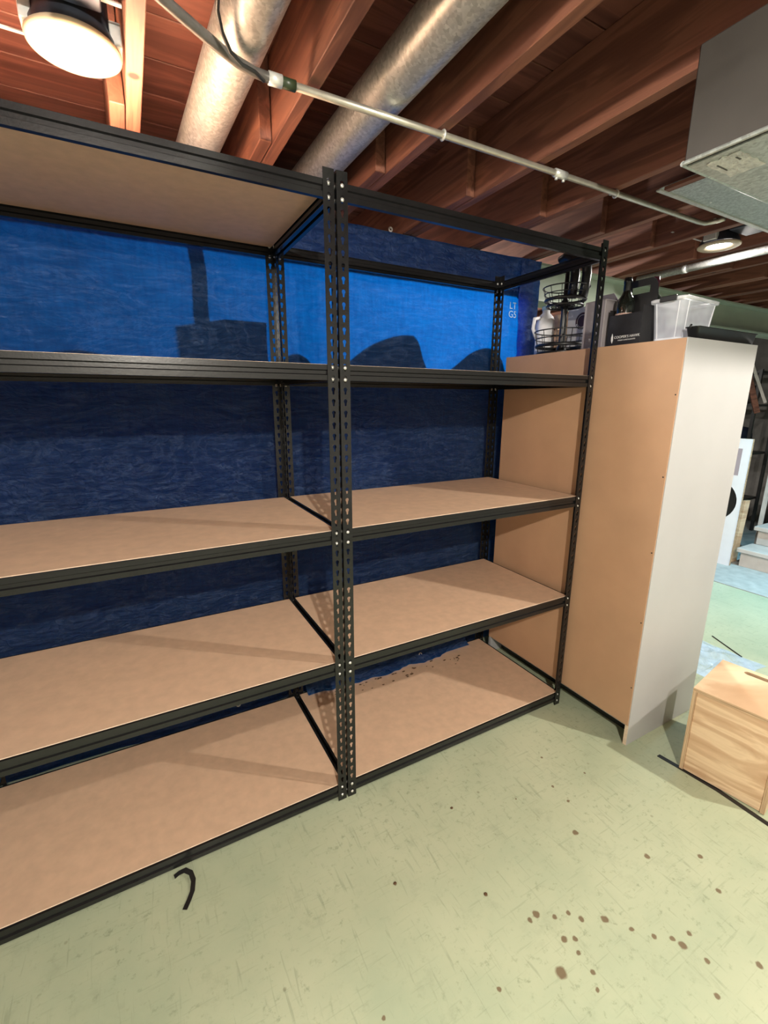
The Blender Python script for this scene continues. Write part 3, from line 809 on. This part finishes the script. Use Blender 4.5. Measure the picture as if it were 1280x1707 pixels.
# downlights
LENS = {}
def downlight(x, y, col, watts, label, idx):
    t_ = thing('downlight', label, 'lamp', (x, y, LAMP_Z), 0, 'round downlights between the joists')
    obj('trim_ring', lathe(bmesh.new(), [(0.055, 0.002), (0.057, -0.002), (0.066, -0.006), (0.086, -0.008), (0.094, -0.004), (0.095, 0.002), (0.090, 0.006), (0.055, 0.008)], seg=48), M_trim, t_, True)
    m_ = MATS.get('lens%d' % idx) or emis('lens%d' % idx, col, 12.0)
    dome = idx in (2, 3)
    prof_ = [(0.0, -0.020), (0.02, -0.019), (0.038, -0.014), (0.05, -0.006), (0.0545, 0.002), (0.0, 0.004)] if dome else [(0.0, -0.0025), (0.03, -0.002), (0.05, 0.0), (0.0545, 0.002), (0.0, 0.004)]
    obj('lens', lathe(bmesh.new(), prof_, seg=40), m_, t_, True)
    can = obj('housing', lathe(bmesh.new(), [(0.086, 0.008), (0.086, 0.02), (0.076, 0.04), (0.074, 0.15), (0.0, 0.152)], seg=32), M_can, t_, True)
    bxo('junction_box', (-0.10, 0.06, -0.20, -0.088, 0.03, 0.14), M_can, t_, 0.003)
    for s in (-1, 1):
        bxo('hanger_bar', (-0.26, 0.10, s * 0.098 - 0.005, s * 0.098 + 0.005, 0.05, 0.053), M_clip, t_)
        bxo('bracket', (s * 0.085 - 0.012, s * 0.085 + 0.012, -0.03, 0.03, 0.012, 0.06), M_clip, t_, 0.002)
    if dome:
        ld = bpy.data.lights.new('downlight_glow', 'POINT'); ld.shadow_soft_size = 0.028
    else:
        ld = bpy.data.lights.new('downlight_glow', 'AREA'); ld.shape = 'DISK'; ld.size = 0.06; ld.spread = R(105) if idx == 4 else R(180)
    ld.energy = watts; ld.color = col
    lo = bpy.data.objects.new('downlight_glow', ld); COL.objects.link(lo); lo.parent = t_; lo.location = (0, 0, -0.055 if dome else -0.0095)
LBL = ['glowing round downlight with cream trim above the left shelving unit', 'small glowing round downlight at the right beside the sheet metal cover',
       'round downlight with domed lens in the ceiling behind the viewer', 'round downlight with domed lens in the ceiling right of the viewer', 'unseen cool downlight added in the ceiling towards the stairs to tint the far floor']
for i, (lx, ly, lc, wt) in enumerate(LAMPS): downlight(lx, ly, lc, wt, LBL[i], i)

# bare bulb behind the tarp
bb = thing('bare_bulb', 'bare bulb burning in the space behind the blue tarp', 'lamp', (1.09, 2.1, 2.281))
obj('bulb_glass', lathe(bmesh.new(), [(0, -0.075), (0.02, -0.07), (0.03, -0.05), (0.028, -0.03), (0.014, -0.005), (0.013, 0.01), (0, 0.012)], seg=20), emis('bulb_glow', (1, 0.97, 0.9), 8.0), bb, True)
obj('socket', lathe(bmesh.new(), [(0, 0.012), (0.02, 0.012), (0.022, 0.04), (0.045, 0.05), (0.045, 0.059), (0, 0.059)], seg=20), M_dark, bb, True)
ld = bpy.data.lights.new('bulb_light', 'POINT'); ld.energy = 66; ld.shadow_soft_size = 0.03; ld.color = (1.0, 0.97, 0.9)
lo = bpy.data.objects.new('bulb_light', ld); COL.objects.link(lo); lo.parent = bb; lo.location = (0, 0, -0.12)

# ================================================================== THINGS ON THE CABINET
# wine carrier
wc = thing('wine_carrier', 'black cardboard wine bottle carrier with a cut-out handle on the cabinet', 'carrier', (1.285, -0.074, CZ + 0.0005), 0)
M_cart = mat('black_carton', (0.018, 0.017, 0.018), 0.5, 0, 0.2, 30)
hw, ww = 0.076, 0.17
bm = bmesh.new()
for b6 in ((0, 0.002, -hw, hw, 0, 0.125), (ww - 0.002, ww, -hw, hw, 0, 0.125), (0.0021, ww - 0.0021, -hw, -hw + 0.002, 0, 0.150), (0.0021, ww - 0.0021, hw - 0.002, hw, 0, 0.150), (0.0021, ww - 0.0021, -hw + 0.0021, hw - 0.0021, 0, 0.002)):
    box(bm, *b6)
obj('carton_body', bm, M_cart, wc)
# handle panel with slot
bm = bmesh.new()
prof = [(-hw, 0.0025), (hw, 0.0025), (hw, 0.19)]
prof += [(hw - 0.012 + 0.012 * math.cos(a), 0.19 + 0.02 * math.sin(a)) for a in (0.4, 0.9, 1.4)]
prof += [(0.070, 0.235), (0.062, 0.258), (0.045, 0.268), (-0.045, 0.268), (-0.062, 0.258), (-0.070, 0.235)]
prof += [(-hw + 0.012 - 0.012 * math.cos(a), 0.19 + 0.02 * math.sin(a)) for a in (1.4, 0.9, 0.4)] + [(-hw, 0.19)]
slot = [(-0.040, 0.215), (0.040, 0.215), (0.040, 0.238), (-0.040, 0.238)]
# build the panel as strips around the slot
def strip(y0, y1, z0, z1): box(bm, ww / 2 - 0.002, ww / 2 + 0.002, y0, y1, z0, z1)
prism(bm, [(-hw, 0.0025), (hw, 0.0025), (hw, 0.19), (0.074, 0.212), (-0.074, 0.212), (-hw, 0.19)], 'X', ww / 2 - 0.002, ww / 2 + 0.002)
prism(bm, [(0.040, 0.2122), (0.074, 0.2122), (0.070, 0.240), (0.040, 0.240)], 'X', ww / 2 - 0.002, ww / 2 + 0.002)
prism(bm, [(-0.074, 0.2122), (-0.040, 0.2122), (-0.040, 0.240), (-0.070, 0.240)], 'X', ww / 2 - 0.002, ww / 2 + 0.002)
prism(bm, [(-0.070, 0.2402), (0.070, 0.2402), (0.062, 0.258), (0.045, 0.268), (-0.045, 0.268), (-0.062, 0.258)], 'X', ww / 2 - 0.002, ww / 2 + 0.002)
obj('handle_panel', bm, M_cart, wc)
M_ink = mat('white_print', (0.85, 0.85, 0.83), 0.5, 0, 0.03, 20)
for s, yy, zz, sz in (("COOPER'S HAWK", -0.017, 0.034, 0.0145), ("WINERY & RESTAURANTS", -0.017, 0.021, 0.0068)):
    me = text_mesh(s, sz, 0.0002); me.materials.append(M_ink)
    o = link('lettering', me, wc); o.location = (-0.0006, yy, zz); o.rotation_euler = (R(90), 0, R(-90))
bm = bmesh.new()
lf = [(y_ - 0.009, z_) for y_, z_ in [(0.058, 0.012), (0.0635, 0.022), (0.064, 0.036), (0.060, 0.052), (0.0555, 0.038), (0.0545, 0.024)]]
prism(bm, lf, 'X', -0.0010, -0.0001); obj('leaf_mark', bm, M_ink, wc)
M_glass = mat('dark_bottle_glass', (0.008, 0.010, 0.008), 0.08, 0, 0.1, 10, spec=0.8)
M_foilk = mat('black_foil', (0.012, 0.012, 0.014), 0.25, 0.2, 0.1, 20)
M_foilr = mat('burgundy_foil', (0.10, 0.012, 0.035), 0.3, 0.3, 0.2, 30)
M_label = mat('pinkish_bottle_label', (0.45, 0.30, 0.25), 0.6, 0, 0.08, 20)
BP = [(0, 0.0), (0.034, 0.0), (0.037, 0.006), (0.037, 0.16), (0.034, 0.185), (0.02, 0.205), (0.0148, 0.222), (0.0142, 0.245), (0, 0.245)]
FP = [(0.0150, 0.222), (0.0152, 0.270), (0.0165, 0.272), (0.0165, 0.283), (0.0152, 0.285), (0.0148, 0.294), (0, 0.295)]
FP = [(r_, z_ * 0.93) for r_, z_ in FP]
me_b = mesh_of(lathe(bmesh.new(), BP, seg=28), 'bottle_glass', True); me_b.materials.append(M_glass)
me_f = {c: mesh_of(lathe(bmesh.new(), FP, seg=24), 'foil_cap', True) for c in 'kr'}
me_f['k'].materials.append(M_foilk); me_f['r'].materials.append(M_foilr)
me_l = mesh_of(lathe(bmesh.new(), [(0.0373, 0.05), (0.0373, 0.13)], seg=28), 'bottle_label', True); me_l.materials.append(M_label)
def bottle(x, y, c, label, z=CZ + 0.003):
    t_ = thing('wine_bottle', label, 'bottle', (x, y, z), random.uniform(0, 6), 'wine bottles in the carrier')
    link('bottle_glass', me_b, t_); link('foil_cap', me_f[c], t_); link('bottle_label', me_l, t_)
bottle(1.3255, -0.040, 'k', 'dark wine bottle with black foil at the front of the carrier')
bottle(1.4145, -0.104, 'r', 'wine bottle with burgundy foil neck rising behind the clear tub')

# second carton with seal
gc = thing('wine_box', 'grey carton with a round maroon seal behind the shelf post', 'box', (1.275, 0.020, CZ + 0.0005), 0)
M_greyc = mat('grey_mauve_carton', (0.28, 0.25, 0.26), 0.6, 0, 0.06, 12)
bxo('carton_body', (0, 0.17, 0, 0.105, 0, 0.20), M_greyc, gc, 0.002)
bm = bmesh.new(); prism(bm, [(0.0, 0.2003), (0.105, 0.2003), (0.08, 0.235), (0.025, 0.235)], 'X', 0.083, 0.087); obj('handle_panel', bm, M_greyc, gc)
wb = thing('gift_box', 'white box printed with a round dark seal behind the wire stand', 'box', (1.535, 0.268, CZ + 0.0005), 0)
M_whitec = mat('white_card', (0.72, 0.72, 0.74), 0.5, 0, 0.04, 15)
bxo('box_body', (0, 0.15, 0, 0.17, 0, 0.245), M_whitec, wb, 0.002)
M_maroon = mat('maroon_print', (0.06, 0.02, 0.025), 0.5, 0, 0.1, 20)
bm = bmesh.new(); prism(bm, [(0.075 + 0.042 * math.cos(2 * math.pi * i / 28), 0.175 + 0.042 * math.sin(2 * math.pi * i / 28)) for i in range(28)], 'X', -0.0010, -0.0001)
seal = obj('seal', bm, M_maroon, wb)
bm = bmesh.new(); ring(bm, (-0.0012, 0.075, 0.175), 0.030, 0.0012, 28, 4, 'X'); obj('seal_ring', bm, M_ink, seal)
for k_ in range(10):
    a = R(200 + k_ * 15)
    bxo('seal_letter', (-0.0016, -0.0011, 0.075 + 0.036 * math.cos(a) - 0.0022, 0.075 + 0.036 * math.cos(a) + 0.0022, 0.175 + 0.036 * math.sin(a) - 0.004, 0.175 + 0.036 * math.sin(a) + 0.004), M_ink, seal)

# two tier wire stand with thick black arch
ws = thing('wire_stand', 'black two-tier wire basket stand with thick arched tubes on the cabinet', 'stand', (1.385, 0.335, CZ), 0)
def wire_tier(z0, r0, r1, hh, name):
    bm = bmesh.new()
    for f, rr, th in ((0.0, r0, 0.006), (0.0, r0 * 0.55, 0.003), (0.33, r0 + (r1 - r0) * 0.33, 0.0085), (0.66, r0 + (r1 - r0) * 0.66, 0.0025), (1.0, r1, 0.003)):
        ring(bm, (0, 0, z0 + 0.006 + hh * f), rr, th, 40, 6)
    b = obj(name, bm, M_dark, ws, True)
    bm = bmesh.new()
    for i in range(12):
        a = 2 * math.pi * i / 12; c, s = math.cos(a), math.sin(a)
        tube(bm, [(0.012 * c, 0.012 * s, z0 + 0.006), (r0 * c, r0 * s, z0 + 0.006), (r1 * c, r1 * s, z0 + 0.006 + hh)], 0.0018, 5)
    obj('wire_spokes', bm, M_dark, b)
wire_tier(0.0, 0.115, 0.135, 0.105, 'lower_basket'); wire_tier(0.225, 0.085, 0.110, 0.085, 'upper_basket')
bm = bmesh.new(); lathe(bm, [(0, 0.002), (0.03, 0.002), (0.028, 0.012), (0.017, 0.05), (0.015, 0.2), (0.02, 0.25), (0.012, 0.262), (0.010, 0.43), (0, 0.43)], seg=20); obj('centre_pole', bm, M_dark, ws, True)
for (yy, xx) in ((-0.035, 0.0), (-0.085, 0.02)):
    bm = bmesh.new()
    tube(bm, [(xx, yy + 0.0, 0.262), (xx, yy - 0.008, 0.31), (xx, yy - 0.012, 0.36), (xx, yy - 0.006, 0.41), (xx, yy + 0.012, 0.445), (xx, yy + 0.05, 0.462), (xx, yy + 0.085, 0.45)], 0.022, 16)
    obj('arched_tube', bm, M_dark, ws, True)

# white jug and wooden block further back
jg = thing('white_jug', 'white plastic jug at the tarp end of the cabinet top', 'jug', (1.468, 0.530, CZ), R(180))
obj('jug_body', lathe(bmesh.new(), [(0, 0.001), (0.044, 0.001), (0.048, 0.01), (0.048, 0.18), (0.040, 0.215), (0.02, 0.235), (0.02, 0.25), (0, 0.25)], seg=28), M_whitec, jg, True)
obj('jug_cap', lathe(bmesh.new(), [(0, 0.2505), (0.023, 0.2505), (0.023, 0.27), (0, 0.272)], seg=20), mat('pale_blue_cap', (0.35, 0.55, 0.65), 0.4), jg, True)
bm = bmesh.new(); tube(bm, [(0.045, 0, 0.205), (0.085, 0, 0.20), (0.09, 0, 0.15), (0.062, 0, 0.10)], 0.01, 10); obj('jug_handle', bm, M_whitec, jg, True)
wk = thing('wooden_crate', 'small pale wooden crate behind the wire stand', 'crate', (1.560, 0.458, CZ + 0.0005), 0)
for z_ in (0.0, 0.085, 0.165): bxo('slat', (0, 0.012, 0, 0.095, z_ + 0.002, z_ + 0.07), M_ply, wk, 0.001)
for z_ in (0.0, 0.085, 0.165): bxo('slat', (0.13, 0.142, 0, 0.095, z_ + 0.002, z_ + 0.07), M_ply, wk, 0.001)
for q in ((0.0125, 0.03, 0.002, 0.02), (0.0125, 0.03, 0.075, 0.093), (0.112, 0.1295, 0.002, 0.02), (0.112, 0.1295, 0.075, 0.093)): bxo('corner_post', (q[0], q[1], q[2], q[3], 0, 0.235), M_ply, wk)

# clear tub with lid
tb = thing('clear_tub', 'clear plastic storage tub with lid and one black latch on the cabinet', 'tub', (1.440, -0.226, CZ + 0.0008), R(2.5))
M_clear = plastic_clear('clear_frosted_plastic', (0.80, 0.83, 0.92), 0.42, 0.3)
M_rim = plastic_clear('clear_plastic_rim', (0.86, 0.88, 0.93), 0.75, 0.25)
def rrect(hx, hy, r, n=5):
    pts = []
    for (sx, sy, a0) in ((1, 1, 0), (-1, 1, 90), (-1, -1, 180), (1, -1, 270)):
        for i in range(n + 1):
            a = R(a0 + 90 * i / n); pts.append((sx * (hx - r) + r * math.cos(a), sy * (hy - r) + r * math.sin(a)))
    return pts
def loft(bm, levels, cap0=True, cap1=True):
    rows = []
    for (hx, hy, r, z) in levels: rows.append([bm.verts.new((px, py, z)) for px, py in rrect(hx, hy, r)])
    for A, B in zip(rows, rows[1:]):
        for i in range(len(A)): bm.faces.new((A[i], A[(i + 1) % len(A)], B[(i + 1) % len(A)], B[i]))
    if cap0: bm.faces.new(rows[0][::-1])
    if cap1: bm.faces.new(rows[-1])
bm = bmesh.new(); loft(bm, [(0.108, 0.050, 0.02, 0.0), (0.112, 0.054, 0.022, 0.006), (0.128, 0.064, 0.024, 0.148)], True, False); obj('tub_body', bm, M_clear, tb, True)
bm = bmesh.new(); loft(bm, [(0.108, 0.050, 0.02, -0.0004), (0.1125, 0.0545, 0.022, 0.006), (0.1135, 0.0555, 0.022, 0.014)], False, False); obj('base_rim', bm, M_rim, tb, True)
bm = bmesh.new(); loft(bm, [(0.128, 0.064, 0.024, 0.1485), (0.138, 0.073, 0.028, 0.150), (0.139, 0.074, 0.028, 0.160), (0.131, 0.067, 0.024, 0.163), (0.120, 0.057, 0.02, 0.160)], False, False); lid = obj('lid_rim', bm, M_rim, tb, True)
bm = bmesh.new(); loft(bm, [(0.1195, 0.0565, 0.02, 0.1590), (0.09, 0.036, 0.02, 0.1580), (0.085, 0.032, 0.02, 0.1625)], False, True); obj('lid_panel', bm, M_clear, tb, True)
bxo('latch', (-0.1455, -0.1395, -0.04, 0.025, 0.146, 0.167), M_dark, tb, 0.002)
for s in (-1, 1):
    bm = bmesh.new(); tube(bm, [(s * 0.085, -0.0525, 0.012), (s * 0.10, -0.0665, 0.145)], 0.0022, 6); obj('moulded_rib', bm, M_rim, tb)
    bm = bmesh.new(); tube(bm, [(-0.1115, s * 0.034, 0.012), (-0.128, s * 0.044, 0.145)], 0.0022, 6); obj('moulded_rib', bm, M_rim, tb)
# black tray
ty = thing('black_tray', 'shallow black plastic tray along the white edge of the cabinet top', 'tray', (1.545, -0.333, CZ + 0.0008), 0)
bm = bmesh.new(); loft(bm, [(0.215, 0.018, 0.010, 0.0), (0.226, 0.024, 0.012, 0.040), (0.231, 0.027, 0.013, 0.041), (0.231, 0.027, 0.013, 0.044), (0.222, 0.021, 0.011, 0.043), (0.212, 0.016, 0.010, 0.004)], True, True); obj('tray_body', bm, M_dark, ty, True)
bm = bmesh.new(); tube(bm, [(-0.232, 0, 0.036), (-0.238, 0, 0.044), (-0.232, 0, 0.05)], 0.004, 8); obj('tray_lip', bm, M_dark, ty, True)

# ================================================================== FAR RIGHT
ch = thing('painted_board', 'white painted board with a round black hole standing by the stairs', 'board', (4.34, 1.245, 0.004), R(-90))
ch.rotation_euler = (R(0), R(0), R(-90))
M_chw = mat('white_board_paint', (0.78, 0.78, 0.82), 0.45, 0, 0.03, 8)
M_mauve = mat('mauve_board_paint', (0.36, 0.30, 0.33), 0.5, 0, 0.06, 8)
bwid, bht = 0.60, 1.22
bm = bmesh.new()
hc = (0.37, 0.62); hr = 0.20; nn = 32
hole = [(hc[0] + hr * math.cos(2 * math.pi * i / nn + math.pi / 4), hc[1] + hr * math.sin(2 * math.pi * i / nn + math.pi / 4)) for i in range(nn)]
def outp(p):
    dx, dy = p[0] - hc[0], p[1] - hc[1]
    tx = ((bwid - hc[0]) / dx) if dx > 1e-9 else ((-hc[0]) / dx if dx < -1e-9 else 1e9)
    tz = ((bht - hc[1]) / dy) if dy > 1e-9 else ((-hc[1]) / dy if dy < -1e-9 else 1e9)
    s = min(tx, tz); return (hc[0] + dx * s, hc[1] + dy * s)
lay = []
for yy in (0.0, 0.018):
    I = [bm.verts.new((px, yy, pz)) for px, pz in hole]; O = [bm.verts.new((outp(p)[0], yy, outp(p)[1])) for p in hole]
    for i in range(nn):
        j = (i + 1) % nn; a, b_ = O[i].co, O[j].co
        if abs(a.x - b_.x) > 1e-5 and abs(a.z - b_.z) > 1e-5:
            c = bm.verts.new((bwid if max(a.x, b_.x) > bwid - 1e-4 else 0, yy, bht if max(a.z, b_.z) > bht - 1e-4 else 0))
            bm.faces.new((I[i], I[j], O[j], c, O[i]))
        else: bm.faces.new((I[i], I[j], O[j], O[i]))
    lay.append(I)
for i in range(nn):
    j = (i + 1) % nn; bm.faces.new((lay[0][i], lay[0][j], lay[1][j], lay[1][i]))
obj('board_face', bm, M_chw, ch)
for b6 in ((0, 0.018, 0.0185, 0.045, 0, bht), (bwid - 0.018, bwid, 0.0185, 0.045, 0, bht), (0.0185, bwid - 0.0185, 0.0185, 0.045, 0, 0.018), (0.0185, bwid - 0.0185, 0.0185, 0.045, bht - 0.018, bht)):
    bxo('side_rail', b6, M_plyedge, ch)
bxo('painted_band', (0.06, bwid - 0.06, -0.0012, -0.0002, 0.88, 1.13), M_mauve, ch)
bxo('painted_band', (0.03, bwid - 0.17, -0.0012, -0.0002, 0.05, 0.40), M_mauve, ch)
bxo('backing', (0.06, bwid - 0.06, 0.03, 0.034, 0.35, 0.95), M_dark, ch)
ch.rotation_euler = (R(0), 0, R(-90))
pk = bxo('wooden_plank', (-0.045, 0.045, -0.012, 0.012, 0, 0.62), M_ply, None, 0.002); pk.location = (4.53, 0.69, 0.006); pk.rotation_euler = (0, R(4), 0)
tag(pk, 'short wooden plank standing between the white board and the stairs', 'plank')
# staircase
sr = thing('staircase', 'pale painted wooden staircase at the right edge', 'stairs', (4.44, 0.60, 0.004), 0)
M_stair = mat('worn_stair_paint', (0.55, 0.50, 0.46), 0.6, 0, 0.1, 10)
for k_ in range(9):
    z_ = 0.18 * (k_ + 1); x_ = 0.27 * k_
    if x_ > 1.75: break
    bxo('tread', (x_ - 0.03, x_ + 0.27, -1.0, 0.03, z_ - 0.04, z_), M_stair, sr, 0.004)
    bxo('riser', (x_ + 0.0, x_ + 0.018, -0.97, 0.0, z_ - 0.178, z_ - 0.0405), M_stair, sr)
bm = bmesh.new(); prism(bm, [(0.02, 0.0), (0.3, 0.0), (1.95, 1.10), (1.95, 1.36), (0.02, 0.136)], 'Y', 0.0, 0.0) if False else None
bm = bmesh.new(); tube(bm, [(0.35, 0.06, 0.55 + 0.9), (1.9, 0.06, 1.60 + 0.9 - 0.35)], 0.02, 10); obj('handrail', bm, M_stair, sr, True)
for (xx, zz) in ((0.4, 0.36), (1.2, 0.9)):
    bxo('newel', (xx - 0.02, xx + 0.02, 0.032, 0.058, zz - 0.4 if zz > 0.4 else 0, zz + 1.10), M_stair, sr)
# things beyond the stairs
dk = thing('utility_shelf', 'dark metal shelf of odds and ends beyond the stairs', 'shelf', (5.5, 1.15, 0.004), 0)
for xx in (0, 0.5):
    for yy in (0, 0.9): bxo('upright', (xx, xx + 0.03, yy, yy + 0.03, 0, 1.9), M_dark, dk)
for zz in (0.4, 0.95, 1.5, 1.86): bxo('shelf_plate', (0.001, 0.529, 0.031, 0.899, zz, zz + 0.025), M_dark, dk)
M_navy = mat('navy_fabric', (0.012, 0.022, 0.06), 0.85, 0, 0.2, 20, bmp=0.2)
def bag(loc, s, m, label):
    bm = bmesh.new(); bmesh.ops.create_icosphere(bm, subdivisions=4, radius=1)
    for v in bm.verts:
        c = v.co; q = max(abs(c.x), abs(c.y), abs(c.z)); c.xyz = c * (0.55 + 0.45 / q) * (1 + 0.06 * noise.noise(c * 3 + Vector(loc)))
        v.co = Vector((c.x * s[0], c.y * s[1], max(-1, c.z) * s[2] + s[2]))
    zmin = min(v.co.z for v in bm.verts)
    for v in bm.verts: v.co.z -= zmin
    t_ = thing('storage_bag', label, 'bag', loc)
    obj('bag_body', bm, m, t_, True)
    bm = bmesh.new(); h = s[2] * 2
    tube(bm, [(0, -s[1] * 0.4, h * 0.95), (0, -s[1] * 0.3, h * 1.12), (0, s[1] * 0.3, h * 1.12), (0, s[1] * 0.4, h * 0.95)], 0.012, 8); obj('bag_strap', bm, M_dark, t_, True)
bag((5.72, 1.42, 0.98), (0.2, 0.16, 0.15), M_navy, 'navy fabric bag on the dark shelf beyond the stairs')
bag((5.72, 1.42, 1.53), (0.18, 0.17, 0.11), mat('grey_fabric', (0.10, 0.095, 0.09), 0.8, 0, 0.2, 20), 'grey bag on the upper plate of the dark shelf')
gp = thing('glass_door', 'mint green framed glass panel leaning past the stairs', 'panel', (6.47, 0.58, 0.004), R(-2))
M_mint = mat('mint_painted_frame', (0.30, 0.42, 0.37), 0.5, 0, 0.06, 10)
for b6 in ((0, 0.03, 0, 0.06, 0, 1.5), (0, 0.03, 0.44, 0.5, 0, 1.5), (0, 0.03, 0.0605, 0.4395, 1.43, 1.5), (0, 0.03, 0.0605, 0.4395, 0, 0.09)): bxo('frame_rail', b6, M_mint, gp)
bxo('pane', (0.012, 0.016, 0.0605, 0.4395, 0.0905, 1.4295), mat('mint_glass', (0.25, 0.38, 0.34), 0.15), gp)
br = thing('diagonal_brace', 'pale timber brace slanting down from the steel beam beside the cabinet', 'brace', (0, 0, 0))
bm = bmesh.new(); tube(bm, [(4.9, 1.08, 2.10), (5.2, 0.95, 1.55)], 0.018, 4); obj('brace_timber', bm, M_stair, br)
bm = bmesh.new(); tube(bm, [(4.9, 1.12, 2.12), (5.3, 1.05, 1.45)], 0.035, 4); obj('brace_plank', bm, M_joist, br)

# crumpled plastic sheet and a thin dark stick on the far floor
bm = bmesh.new(); g_ = []
for j in range(25):
    row = []
    for i in range(25):
        x = 2.16 + 0.44 * i / 24; y = -0.36 + 0.42 * j / 24
        e = min(i, j, 24 - i, 24 - j) / 6.0
        z = 0.002 + min(1, e) * (0.012 + 0.02 * noise.noise(Vector((x * 14, y * 14, 0))) + 0.012 * noise.noise(Vector((x * 33, y * 33, 2))))
        row.append(bm.verts.new((x + 0.02 * noise.noise(Vector((x * 9, y * 9, 5))), y + 0.02 * noise.noise(Vector((x * 9, y * 9, 8))), max(0.0012, z))))
    g_.append(row)
for A, B in zip(g_, g_[1:]):
    for i in range(24): bm.faces.new((A[i], A[i + 1], B[i + 1], B[i]))
tag(obj('plastic_sheet', bm, plastic_clear('bluish_clear_film', (0.55, 0.70, 0.88), 0.5, 0.12)), 'crumpled clear bluish plastic sheet on the floor behind the plywood box', 'plastic')
bm = bmesh.new(); tube(bm, [(2.714, -0.012, 0.004), (2.65, -0.13, 0.004), (2.59, -0.241, 0.004)], 0.0035, 6)
tag(obj('thin_stick', bm, M_dark), 'thin dark stick on the bright floor beyond the plywood box', 'stick')
